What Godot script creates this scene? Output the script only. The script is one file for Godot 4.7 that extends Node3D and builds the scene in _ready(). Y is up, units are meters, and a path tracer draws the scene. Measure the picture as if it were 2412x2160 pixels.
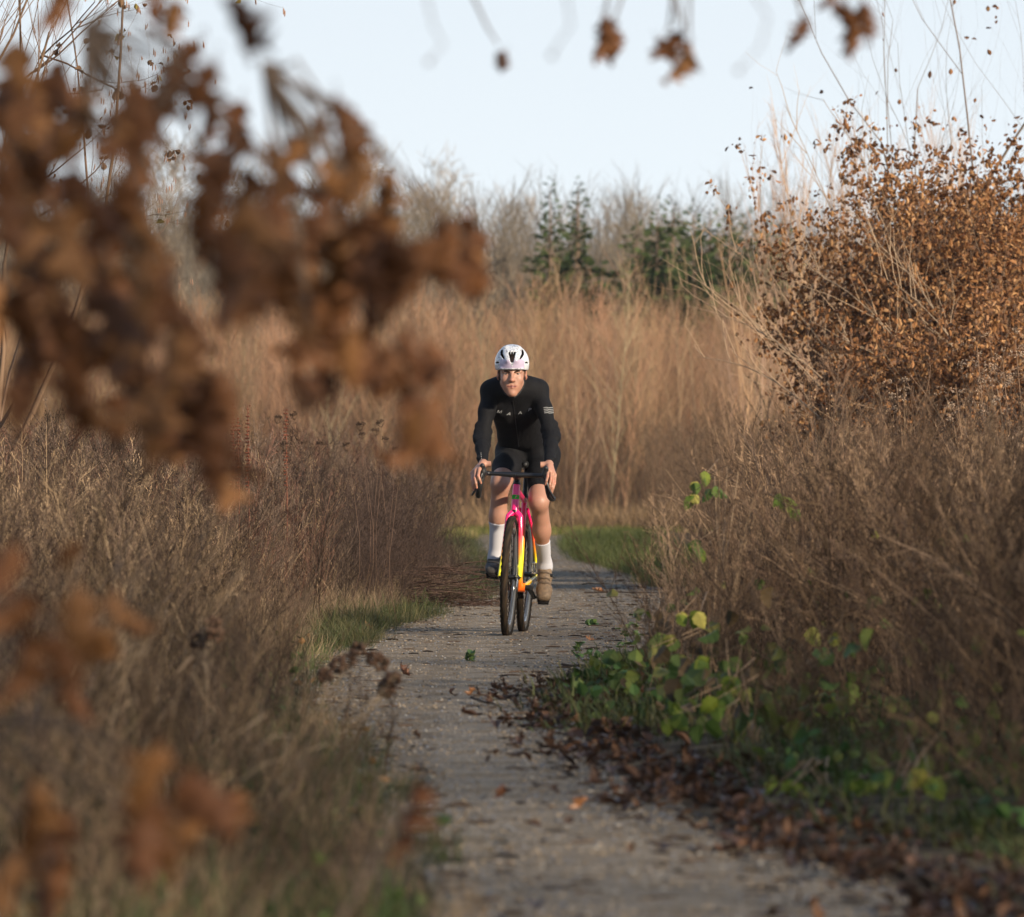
extends Node3D


func _ready() -> void:
	rng.seed = 20
	# camera: a long lens held low, focused on the rider
	var cam := Camera3D.new()
	cam.name = "camera"
	add_child(cam)
	cam.position = Vector3(0, EYE, 0)
	cam.rotation.x = 20.0 / FOCAL
	var lens := CameraAttributesPhysical.new()
	lens.frustum_focal_length = 12.0 / (1080.0 / FOCAL)
	lens.frustum_near = 0.5
	lens.frustum_far = 900.0
	lens.frustum_focus_distance = 40.2
	lens.exposure_aperture = lens.frustum_focal_length / 32.0
	cam.attributes = lens
	cam.near = 0.5
	cam.far = 900.0
	# sky, haze, exposure
	var sky := ProceduralSkyMaterial.new()
	sky.sky_top_color = Color(0.15, 0.24, 0.40).linear_to_srgb()
	sky.sky_horizon_color = Color(0.625, 0.675, 0.70).linear_to_srgb()
	sky.sky_curve = 0.22
	sky.ground_horizon_color = Color(0.22, 0.18, 0.13).linear_to_srgb()
	sky.ground_bottom_color = Color(0.12, 0.09, 0.06).linear_to_srgb()
	sky.sun_angle_max = 12.0
	var env := Environment.new()
	env.background_mode = Environment.BG_SKY
	env.sky = Sky.new()
	env.sky.sky_material = sky
	env.tonemap_mode = Environment.TONE_MAPPER_LINEAR
	env.tonemap_exposure = 1.5
	env.sdfgi_enabled = true
	env.ssao_enabled = true
	env.ssil_enabled = true
	env.fog_enabled = true
	env.fog_density = 0.00012
	env.fog_light_color = Color(0.93, 0.95, 0.97)
	var we := WorldEnvironment.new()
	we.name = "world_environment"
	we.environment = env
	add_child(we)
	# low winter sun over the right shoulder, through thin high cloud
	var sun := DirectionalLight3D.new()
	sun.name = "sun"
	sun.light_color = Color(1.0, 0.85, 0.66).linear_to_srgb()
	sun.light_energy = 1.6
	sun.light_angular_distance = 2.0
	sun.shadow_enabled = true
	add_child(sun)
	sun.look_at_from_position(Vector3(sin(SUN_AZ) * 10.0, tan(SUN_EL) * 10.0, cos(SUN_AZ) * 10.0), Vector3.ZERO, Vector3.UP)
	build_ground()
	build_far_wood()
	build_thicket()
	build_left_brush()
	build_right_brush()
	build_left_tree()
	build_right_shrubs()
	build_foreground()
	build_bicycle()
	build_rider()
	build_oak_leaves()


const SUN_AZ := 0.80   # from straight behind the camera towards its right
const SUN_EL := 0.36
class Shape:
	# triangles with smooth normals and vertex colours, collected into one mesh
	var v := PackedVector3Array()
	var n := PackedVector3Array()
	var c := PackedColorArray()
	var i := PackedInt32Array()
	func tube(pts: Array, radii: Array, sides: int, col: Color, col2 := Color(-1, 0, 0), cap := false) -> void:
		var m := pts.size()
		var start := v.size()
		var b1 := Vector3.ZERO
		for j in m:
			var p: Vector3 = pts[j]
			var t: Vector3 = (pts[mini(j + 1, m - 1)] - pts[maxi(j - 1, 0)])
			t = t.normalized() if t.length_squared() > 1e-12 else Vector3.UP
			if j == 0:
				b1 = t.cross(Vector3(0.31, 0.2, 0.93)).normalized()
				if b1.length_squared() < 0.1:
					b1 = t.cross(Vector3.RIGHT).normalized()
			else:
				b1 = (b1 - t * b1.dot(t)).normalized()
			var b2 := t.cross(b1)
			var r: float = radii[j]
			var cc := col if col2.r < 0.0 else col.lerp(col2, float(j) / float(m - 1))
			for k in sides:
				var a := TAU * k / sides
				var d := b1 * cos(a) + b2 * sin(a)
				v.append(p + d * r)
				n.append(d)
				c.append(cc)
		for j in m - 1:
			for k in sides:
				var a := start + j * sides + k
				var b := start + j * sides + (k + 1) % sides
				i.append_array([a, b + sides, b, a, a + sides, b + sides])
		if cap:
			for e in 2:
				var ring := start if e == 0 else start + (m - 1) * sides
				var t: Vector3 = (pts[0] - pts[1]).normalized() if e == 0 else (pts[m - 1] - pts[m - 2]).normalized()
				var q := v.size()
				for k in sides:
					v.append(v[ring + k])
					n.append(t)
					c.append(c[ring + k])
				for k in sides - 2:
					if e == 0:
						i.append_array([q, q + k + 1, q + k + 2])
					else:
						i.append_array([q, q + k + 2, q + k + 1])
	func tri(a: Vector3, b: Vector3, d: Vector3, col: Color) -> void:
		var s := v.size()
		var nn := (d - a).cross(b - a).normalized()
		v.append_array([a, b, d])
		n.append_array([nn, nn, nn])
		c.append_array([col, col, col])
		i.append_array([s, s + 1, s + 2])
	func quad(a: Vector3, b: Vector3, d: Vector3, e: Vector3, col: Color) -> void:
		var s := v.size()
		var nn := (d - a).cross(b - a).normalized()
		v.append_array([a, b, d, e])
		n.append_array([nn, nn, nn, nn])
		c.append_array([col, col, col, col])
		i.append_array([s, s + 1, s + 2, s, s + 2, s + 3])
	func ribbon(pts: Array, wide: Array, side: Vector3, col: Color, col2 := Color(-1, 0, 0)) -> void:
		# a narrow flat strip, for blades and twigs a pixel wide
		var s := v.size()
		var m := pts.size()
		for j in m:
			var t: Vector3 = (pts[mini(j + 1, m - 1)] - pts[maxi(j - 1, 0)]).normalized()
			var sd := (side - t * side.dot(t)).normalized()
			var nn := sd.cross(t)
			var w: float = wide[j] * 0.5
			v.append(pts[j] - sd * w)
			v.append(pts[j] + sd * w)
			n.append(nn)
			n.append(nn)
			var cc := col if col2.r < 0.0 else col.lerp(col2, float(j) / float(m - 1))
			c.append(cc)
			c.append(cc)
		for j in m - 1:
			var a := s + j * 2
			i.append_array([a, a + 3, a + 1, a, a + 2, a + 3])
	func box(at: Transform3D, size: Vector3, col: Color, bevel := 0.0) -> void:
		var h := size * 0.5
		for ax in 3:
			for sg in [-1.0, 1.0]:
				var nn := Vector3.ZERO
				nn[ax] = sg
				var u := Vector3.ZERO
				u[(ax + 1) % 3] = 1.0
				var w := nn.cross(u)
				var hu := h[(ax + 1) % 3] - bevel
				var hw: float = absf(w.dot(h)) - bevel
				var cc := nn * h[ax]
				var p := [cc - u * hu - w * hw, cc - u * hu + w * hw, cc + u * hu + w * hw, cc + u * hu - w * hw]
				quad(at * p[0], at * p[1], at * p[2], at * p[3], col)
				if bevel > 0.0:
					for sg2 in [-1.0, 1.0]:
						# the chamfer towards the next axis
						var e: Vector3 = u * sg2
						var o := Vector3.ZERO
						o[(ax + 1) % 3] = sg2 * h[(ax + 1) % 3]
						var q0: Vector3 = nn * h[ax] + e * hu
						var q1: Vector3 = nn * (h[ax] - bevel) + o
						var qq := [q0 - w * hw, q0 + w * hw, q1 + w * hw, q1 - w * hw]
						if sg2 > 0.0:
							quad(at * qq[0], at * qq[1], at * qq[2], at * qq[3], col)
						else:
							quad(at * qq[0], at * qq[3], at * qq[2], at * qq[1], col)
	func lathe(profile: Array, about: Transform3D, seg: int, col: Color, bumps := 0.0, shut := false) -> void:
		# profile points (radius, along x) turned round the x axis
		var m := profile.size()
		var s := v.size()
		for k in seg:
			var a := TAU * k / seg
			var out := Vector3(0, cos(a), sin(a))
			for j in m:
				var p: Vector2 = profile[j]
				var q0: Vector2 = profile[(j - 1 + m) % m] if shut else profile[maxi(j - 1, 0)]
				var q1: Vector2 = profile[(j + 1) % m] if shut else profile[mini(j + 1, m - 1)]
				var tg := (q1 - q0).normalized()
				var nn := (out * tg.y - Vector3.RIGHT * tg.x).normalized()
				var r := p.x
				if bumps > 0.0 and (k + j * 2) % 4 < 2 and p.x > profile[0].x:
					r += bumps
				v.append(about * (out * r + Vector3.RIGHT * p.y))
				n.append((about.basis * nn).normalized())
				c.append(col)
		var lim := m if shut else m - 1
		for k in seg:
			for j in lim:
				var a := s + k * m + j
				var b := s + k * m + (j + 1) % m
				var d := s + ((k + 1) % seg) * m + j
				var e := s + ((k + 1) % seg) * m + (j + 1) % m
				i.append_array([a, b, e, a, e, d])
	func ball(center: Vector3, radii: Vector3, turn: Basis, rings: int, seg: int, col: Color) -> void:
		var s := v.size()
		for r in rings + 1:
			var th := PI * r / rings
			for k in seg:
				var a := TAU * k / seg
				var d := Vector3(sin(th) * cos(a), cos(th), sin(th) * sin(a))
				v.append(center + turn * (d * radii))
				n.append((turn * (d / radii)).normalized())
				c.append(col)
		for r in rings:
			for k in seg:
				var a := s + r * seg + k
				var b := s + r * seg + (k + 1) % seg
				i.append_array([a, b + seg, b, a, a + seg, b + seg])
	func tint(f: Callable) -> void:
		for j in v.size():
			c[j] = f.call(v[j], c[j])
	func add(o: Shape, t: Transform3D) -> void:
		var s := v.size()
		for j in o.v.size():
			v.append(t * o.v[j])
			n.append((t.basis * o.n[j]).normalized())
		c.append_array(o.c)
		for j in o.i:
			i.append(j + s)
	func into(m: ArrayMesh, material: Material = null) -> ArrayMesh:
		var a := []
		a.resize(Mesh.ARRAY_MAX)
		a[Mesh.ARRAY_VERTEX] = v
		a[Mesh.ARRAY_NORMAL] = n
		a[Mesh.ARRAY_COLOR] = c
		a[Mesh.ARRAY_INDEX] = i
		m.add_surface_from_arrays(Mesh.PRIMITIVE_TRIANGLES, a)
		if material:
			m.surface_set_material(m.get_surface_count() - 1, material)
		return m
	func mesh(material: Material = null) -> ArrayMesh:
		return into(ArrayMesh.new(), material)


class Field:
	# a distance field on a grid; bones are joined with a smooth minimum and the surface is meshed as surface nets
	var lo: Vector3
	var h: float
	var nx: int
	var ny: int
	var nz: int
	var f := PackedFloat32Array()
	func _init(a: Vector3, b: Vector3, cell: float) -> void:
		lo = a
		h = cell
		nx = int(ceil((b.x - a.x) / h)) + 1
		ny = int(ceil((b.y - a.y) / h)) + 1
		nz = int(ceil((b.z - a.z) / h)) + 1
		f.resize(nx * ny * nz)
		f.fill(1.0)
	func span(a: Vector3, b: Vector3, pad: float) -> Array:
		var p := (a.min(b) - Vector3.ONE * pad - lo) / h
		var q := (a.max(b) + Vector3.ONE * pad - lo) / h
		return [maxi(int(p.x), 0), mini(int(q.x) + 1, nx - 1), maxi(int(p.y), 0), mini(int(q.y) + 1, ny - 1), maxi(int(p.z), 0), mini(int(q.z) + 1, nz - 1)]
	func cone(a: Vector3, b: Vector3, ra: float, rb: float, k := 0.02, cut := false) -> void:
		var s := span(a, b, maxf(ra, rb) + k + 3.0 * h)
		var ab := b - a
		var inv := 1.0 / maxf(ab.length_squared(), 1e-9)
		for z in range(s[4], s[5] + 1):
			for y in range(s[2], s[3] + 1):
				var row := (z * ny + y) * nx
				for x in range(s[0], s[1] + 1):
					var p := lo + Vector3(x, y, z) * h - a
					var t := clampf(p.dot(ab) * inv, 0.0, 1.0)
					var d := (p - ab * t).length() - ra - (rb - ra) * t
					var o := f[row + x]
					if cut:
						d = -d
						var e := maxf(k - absf(o - d), 0.0) / k
						f[row + x] = maxf(o, d) + e * e * k * 0.25
					else:
						var e := maxf(k - absf(o - d), 0.0) / k
						f[row + x] = minf(o, d) - e * e * k * 0.25
	func ball(a: Vector3, r: Vector3, k := 0.02, cut := false, turn := Basis.IDENTITY) -> void:
		var big := maxf(r.x, maxf(r.y, r.z))
		var s := span(a, a, big + k + 3.0 * h)
		var small := minf(r.x, minf(r.y, r.z))
		var back := turn.transposed()
		for z in range(s[4], s[5] + 1):
			for y in range(s[2], s[3] + 1):
				var row := (z * ny + y) * nx
				for x in range(s[0], s[1] + 1):
					var p := back * (lo + Vector3(x, y, z) * h - a)
					var k0 := (p / r).length()
					var k1 := (p / (r * r)).length()
					var d := -small if k1 < 1e-6 else k0 * (k0 - 1.0) / k1
					var o := f[row + x]
					if cut:
						d = -d
						var e := maxf(k - absf(o - d), 0.0) / k
						f[row + x] = maxf(o, d) + e * e * k * 0.25
					else:
						var e := maxf(k - absf(o - d), 0.0) / k
						f[row + x] = minf(o, d) - e * e * k * 0.25
	func trim(at: Vector3, out: Vector3, near := Vector3.ZERO, reach := 99.0) -> void:
		# cuts away what lies on the side OUT of the plane through AT, within REACH of NEAR
		for z in nz:
			for y in ny:
				var row := (z * ny + y) * nx
				for x in nx:
					if f[row + x] < 0.2:
						var p := lo + Vector3(x, y, z) * h
						if reach > 50.0 or p.distance_squared_to(near) < reach * reach:
							f[row + x] = maxf(f[row + x], (p - at).dot(out))
	func value(p: Vector3) -> float:
		var q := (p - lo) / h
		var x := clampi(int(q.x), 0, nx - 2)
		var y := clampi(int(q.y), 0, ny - 2)
		var z := clampi(int(q.z), 0, nz - 2)
		var g := q - Vector3(x, y, z)
		var b := (z * ny + y) * nx + x
		var w := nx * ny
		return lerpf(lerpf(lerpf(f[b], f[b + 1], g.x), lerpf(f[b + nx], f[b + nx + 1], g.x), g.y), lerpf(lerpf(f[b + w], f[b + w + 1], g.x), lerpf(f[b + w + nx], f[b + w + nx + 1], g.x), g.y), g.z)
	func slope(p: Vector3) -> Vector3:
		var e := h
		return Vector3(value(p + Vector3(e, 0, 0)) - value(p - Vector3(e, 0, 0)), value(p + Vector3(0, e, 0)) - value(p - Vector3(0, e, 0)), value(p + Vector3(0, 0, e)) - value(p - Vector3(0, 0, e))).normalized()
	func hit(from: Vector3, dir: Vector3, far := 1.0) -> Vector3:
		var t := 0.0
		while t < far:
			var d := value(from + dir * t)
			if d < 0.0005:
				break
			t += clampf(d * 0.7, 0.0006, 0.02)
		return from + dir * t
	func net(sh: Shape, col: Color) -> void:
		var cell := PackedInt32Array()
		cell.resize(f.size())
		cell.fill(-1)
		var w := nx * ny
		var off := [0, 1, nx, nx + 1, w, w + 1, w + nx, w + nx + 1]
		var edges := [[0, 1], [2, 3], [4, 5], [6, 7], [0, 2], [1, 3], [4, 6], [5, 7], [0, 4], [1, 5], [2, 6], [3, 7]]
		var first := sh.v.size()
		var lim := 2.0 * h
		for z in nz - 1:
			for y in ny - 1:
				var row := (z * ny + y) * nx
				for x in nx - 1:
					var b := row + x
					var f0 := f[b]
					if f0 > lim or f0 < -lim:
						continue
					var neg := 0
					for k in 8:
						if f[b + off[k]] < 0.0:
							neg += 1
					if neg == 0 or neg == 8:
						continue
					var sum := Vector3.ZERO
					var cnt := 0
					for e in edges:
						var a0: int = e[0]
						var a1: int = e[1]
						var v0 := f[b + off[a0]]
						var v1 := f[b + off[a1]]
						if (v0 < 0.0) != (v1 < 0.0):
							var t := v0 / (v0 - v1)
							var p0 := Vector3(a0 & 1, (a0 >> 1) & 1, a0 >> 2)
							var p1 := Vector3(a1 & 1, (a1 >> 1) & 1, a1 >> 2)
							sum += p0.lerp(p1, t)
							cnt += 1
					cell[b] = sh.v.size()
					sh.v.append(lo + (Vector3(x, y, z) + sum / cnt) * h)
					sh.n.append(Vector3.ZERO)
					sh.c.append(col)
		for z in range(1, nz - 1):
			for y in range(1, ny - 1):
				var row := (z * ny + y) * nx
				for x in range(1, nx - 1):
					var b := row + x
					var f0 := f[b]
					if f0 > lim or f0 < -lim:
						continue
					for ax in 3:
						var st: int = [1, nx, w][ax]
						var f1 := f[b + st]
						if (f0 < 0.0) == (f1 < 0.0):
							continue
						var s1: int = [nx, w, 1][ax]
						var s2: int = [w, 1, nx][ax]
						var q0 := cell[b - s1 - s2]
						var q1 := cell[b - s2]
						var q2 := cell[b]
						var q3 := cell[b - s1]
						if q0 < 0 or q1 < 0 or q2 < 0 or q3 < 0:
							continue
						if f0 < 0.0:
							sh.i.append_array([q0, q2, q1, q0, q3, q2])
						else:
							sh.i.append_array([q0, q1, q2, q0, q2, q3])
		for k in range(0, sh.i.size(), 3):
			var a := sh.i[k]
			if a < first:
				continue
			var b := sh.i[k + 1]
			var d := sh.i[k + 2]
			var nn := (sh.v[d] - sh.v[a]).cross(sh.v[b] - sh.v[a])
			sh.n[a] += nn
			sh.n[b] += nn
			sh.n[d] += nn
		for k in range(first, sh.v.size()):
			sh.n[k] = sh.n[k].normalized()


const FOCAL := 16640.0   # the lens, in pixels of a picture 2412 wide
const EYE := 0.97
var rng := RandomNumberGenerator.new()
var used := {}
var mats := {}
var patches: FastNoiseLite
var heaps := {}


func at(x: float, y: float, d: float) -> Vector3:
	return Vector3((x - 1206.0) / FOCAL * d, EYE + (1100.0 - y) / FOCAL * d, -d)


func numbered(called: String) -> String:
	used[called] = used.get(called, -1) + 1
	return called if used[called] == 0 else "%s_%03d" % [called, used[called]]


func tag(o: Node3D, label: String, category: String, group := "") -> Node3D:
	o.set_meta("label", label)
	o.set_meta("category", category)
	if group:
		o.set_meta("group", group)
	return o


func thing(called: String, label: String, category: String, where := Vector3.ZERO, group := "") -> Node3D:
	var o := Node3D.new()
	o.name = numbered(called)
	add_child(o)
	o.position = where
	return tag(o, label, category, group)


func obj(called: String, m: Mesh, material: Material, parent: Node3D = self) -> MeshInstance3D:
	var o := MeshInstance3D.new()
	o.name = numbered(called) if parent == self else called
	o.mesh = m
	if material:
		o.material_override = material
	parent.add_child(o, true)
	return o


func struct(called: String, m: Mesh, material: Material) -> MeshInstance3D:
	var o := obj(called, m, material)
	o.set_meta("kind", "structure")
	return o


func stuff(called: String, label: String, category: String, m: Mesh, material: Material, places: Array, tints: Array, parent: Node3D = self) -> MultiMeshInstance3D:
	var mm := MultiMesh.new()
	mm.transform_format = MultiMesh.TRANSFORM_3D
	mm.use_colors = true
	mm.mesh = m
	mm.instance_count = places.size()
	for k in places.size():
		mm.set_instance_transform(k, places[k])
		mm.set_instance_color(k, tints[k] * 0.92)
	var o := MultiMeshInstance3D.new()
	o.name = called
	o.multimesh = mm
	o.material_override = material
	o.set_meta("kind", "stuff")
	if parent == self:
		# all the kinds of plant in one mass belong to one object
		if not heaps.has(label):
			heaps[label] = thing(called, label, category)
			heaps[label].set_meta("kind", "stuff")
		o.name = "clumps"
		heaps[label].add_child(o, true)
	else:
		parent.add_child(o, true)
	return o


func mat(called: String, col: Color, rough := 0.8, tinted := false) -> StandardMaterial3D:
	if mats.has(called):
		return mats[called]
	var m := StandardMaterial3D.new()
	m.resource_name = called
	m.albedo_color = col.linear_to_srgb()
	m.roughness = rough
	m.vertex_color_use_as_albedo = tinted
	if rough >= 0.75:
		m.metallic_specular = 0.12
	mats[called] = m
	return m


func noise_tex(sd: int, freq: float, size: int, ramp: Array, normal := false, bump := 4.0, octaves := 5) -> NoiseTexture2D:
	var nz := FastNoiseLite.new()
	nz.seed = sd
	nz.frequency = freq
	nz.fractal_octaves = octaves
	var t := NoiseTexture2D.new()
	t.noise = nz
	t.width = size
	t.height = size
	t.seamless = true
	if normal:
		t.as_normal_map = true
		t.bump_strength = bump
	elif ramp.size():
		var g := Gradient.new()
		g.offsets = PackedFloat32Array(ramp.map(func(r): return r[0]))
		g.colors = PackedColorArray(ramp.map(func(r): return (r[1] as Color).linear_to_srgb()))
		t.color_ramp = g
	return t


func rnd(a: float, b: float) -> float:
	return rng.randf_range(a, b)


func clump(p: Vector3) -> float:
	# plants of one kind stand in patches, paler and darker
	if patches == null:
		patches = FastNoiseLite.new()
		patches.seed = 8
		patches.frequency = 0.9
		patches.fractal_octaves = 2
	return clampf(1.0 + 1.3 * patches.get_noise_2d(p.x, p.z * 0.45), 0.4, 1.7)


func rdir() -> Vector3:
	return Vector3(rnd(-1, 1), rnd(-1, 1), rnd(-1, 1)).normalized()


func grey(a: float, b: float, warm := 0.0) -> Color:
	var k := rnd(a, b)
	var w := rnd(-warm, warm)
	return Color(k * (1.0 + w), k, k * (1.0 - w))


func curve(keys: Array, x: float, col: int) -> float:
	# keys: rows sorted by their first number
	if x <= keys[0][0]:
		return keys[0][col]
	for k in range(1, keys.size()):
		if x <= keys[k][0]:
			var t: float = (x - keys[k - 1][0]) / (keys[k][0] - keys[k - 1][0])
			return lerpf(keys[k - 1][col], keys[k][col], t * t * (3.0 - 2.0 * t))
	return keys[-1][col]


# ---------------------------------------------------------------- ground, path, far wood, thicket
func build_ground() -> void:
	rng.seed = 1
	var soil := mat("soil", Color.WHITE, 0.95)
	soil.albedo_texture = noise_tex(2, 0.01, 512, [[0.2, Color(0.035, 0.025, 0.016)], [0.5, Color(0.075, 0.054, 0.034)], [0.8, Color(0.13, 0.098, 0.06)]])
	soil.uv1_triplanar = true
	soil.uv1_world_triplanar = true
	soil.uv1_scale = Vector3(0.7, 0.7, 0.7)
	var g := Shape.new()
	var nz := FastNoiseLite.new()
	nz.seed = 3
	nz.frequency = 0.35
	# rows close together near the camera, long ones to the horizon
	var ds := [-60.0, -10.0, 0.0]
	var d := 4.0
	while d < 700.0:
		ds.append(d)
		d += 0.5 if d < 60.0 else d * 0.03
	var xs := [-400.0, -120.0, -40.0, -15.0]
	for k in 49:
		xs.append(-8.0 + k / 3.0)
	xs.append_array([15.0, 40.0, 120.0, 400.0])
	for dd in ds:
		for x in xs:
			var y := 0.0
			if dd > 4.0 and dd < 130.0:
				var off: float = maxf(path_left(dd) - x, x - path_right(dd))
				y = -0.004 + smoothstep(0.0, 0.5, off) * (0.05 + 0.05 * nz.get_noise_2d(x, dd))
			g.v.append(Vector3(x, y, -dd))
			g.n.append(Vector3.UP)
			g.c.append(Color.WHITE)
	for r in ds.size() - 1:
		for k in xs.size() - 1:
			var a := r * xs.size() + k
			var b := a + xs.size()
			g.i.append_array([a, b + 1, a + 1, a, b, b + 1])
	struct("ground", g.mesh(), soil)
	# the path: trodden grit
	var p := Shape.new()
	nz.frequency = 2.2
	var rows := []
	d = 7.0
	while d < 118.0:
		rows.append(d)
		d += 0.10 if d < 62.0 else 0.6
	var cols := 26
	for dd in rows:
		var a := path_left(dd) - 0.12
		var b := path_right(dd) + 0.12
		for k in cols + 1:
			var t := float(k) / cols
			var x := lerpf(a, b, t)
			var edge := minf(t, 1.0 - t) * (b - a)
			var y := 0.006 + 0.004 * nz.get_noise_2d(x, dd) + 0.004 * nz.get_noise_2d(x * 4.0, dd * 4.0) + 0.012 * minf(edge / 0.4, 1.0) - 0.022 * smoothstep(0.1, 0.0, edge)
			p.v.append(Vector3(x, y, -dd))
			p.n.append(Vector3.ZERO)
			p.c.append(Color.WHITE)
	for r in rows.size() - 1:
		for k in cols:
			var a := r * (cols + 1) + k
			var b := a + cols + 1
			for t in [[a, b + 1, a + 1], [a, b, b + 1]]:
				p.i.append_array(t)
				var nn := (p.v[t[2]] - p.v[t[0]]).cross(p.v[t[1]] - p.v[t[0]])
				for q in t:
					p.n[q] += nn
	for k in p.n.size():
		p.n[k] = p.n[k].normalized()
	var grit := mat("grit", Color.WHITE, 0.9)
	grit.albedo_texture = noise_tex(7, 0.10, 1024, [[0.25, Color(0.11, 0.09, 0.066)], [0.5, Color(0.26, 0.213, 0.158)], [0.75, Color(0.43, 0.36, 0.275)]], false, 0.0, 6)
	grit.detail_enabled = true
	grit.detail_albedo = noise_tex(9, 0.006, 512, [[0.3, Color(0.72, 0.68, 0.64)], [0.7, Color(1.0, 1.0, 1.0)]])
	grit.detail_blend_mode = BaseMaterial3D.BLEND_MODE_MUL
	grit.uv1_triplanar = true
	grit.uv1_world_triplanar = true
	grit.uv1_scale = Vector3(1.1, 1.1, 1.1)
	grit.normal_enabled = true
	grit.normal_texture = noise_tex(8, 0.06, 1024, [], true, 9.0, 4)
	grit.normal_scale = 1.0
	struct("path", p.mesh(), grit)
	# loose stones
	var peb := []
	for k in 3:
		rng.seed = 40 + k
		var s := Shape.new()
		s.ball(Vector3.ZERO, Vector3(1.0, 0.55, 0.8), Basis.IDENTITY, 4, 6, Color.WHITE)
		for q in s.v.size():
			s.v[q] *= 1.0 + 0.25 * sin(s.v[q].x * 3.0 + k * 2.0) * cos(s.v[q].z * 4.0 + k)
		peb.append(s.mesh())
	var stone := mat("stone", Color.WHITE, 0.8, true)
	rng.seed = 44
	for k in 3:
		var pl := []
		var ti := []
		for q in 16000:
			var dd := 11.0 + 75.0 * pow(rnd(0, 1), 1.25)
			var x := rnd(path_left(dd) - 0.05, path_right(dd) + 0.05)
			var r := 0.002 + 0.0058 * pow(rnd(0, 1), 3.0)
			var t := Transform3D(Basis(Vector3.UP, rnd(0, TAU)).scaled(Vector3.ONE * r), Vector3(x, 0.017 + r * 0.25, -dd))
			pl.append(t)
			var w := rnd(0, 1)
			ti.append(Color(0.31, 0.24, 0.165) * rnd(0.4, 1.3) if w < 0.55 else (Color(0.20, 0.205, 0.22) * rnd(0.4, 1.2) if w < 0.9 else Color(0.40, 0.37, 0.32) * rnd(0.6, 1.1)))
		stuff("path_gravel", "loose small stones strewn over the path", "gravel", peb[k], stone, pl, ti)
	# broken bits of stalk and bark trodden into it
	var bit := Shape.new()
	bit.tube([Vector3(-0.5, 0, 0), Vector3(0.1, 0.02, 0.06), Vector3(0.5, 0, 0)], [0.05, 0.07, 0.03], 4, Color.WHITE)
	rng.seed = 48
	var bp := []
	var bt := []
	for q in 2600:
		var dd := 12.0 + 60.0 * pow(rnd(0, 1), 1.3)
		var u := rnd(-1, 1)
		var x := lerpf(path_left(dd), path_right(dd), 0.5 + 0.52 * signf(u) * pow(absf(u), 0.6))
		bp.append(Transform3D(Basis(Vector3.UP, rnd(0, TAU)).scaled(Vector3.ONE * (0.015 + 0.075 * pow(rnd(0, 1), 3.0))), Vector3(x, 0.019, -dd)))
		bt.append(Color(0.075, 0.052, 0.038) * rnd(0.4, 1.6))
	stuff("path_debris", "dark bits of broken stalk and bark scattered on the path", "debris", bit.mesh(), stone, bp, bt)


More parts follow.
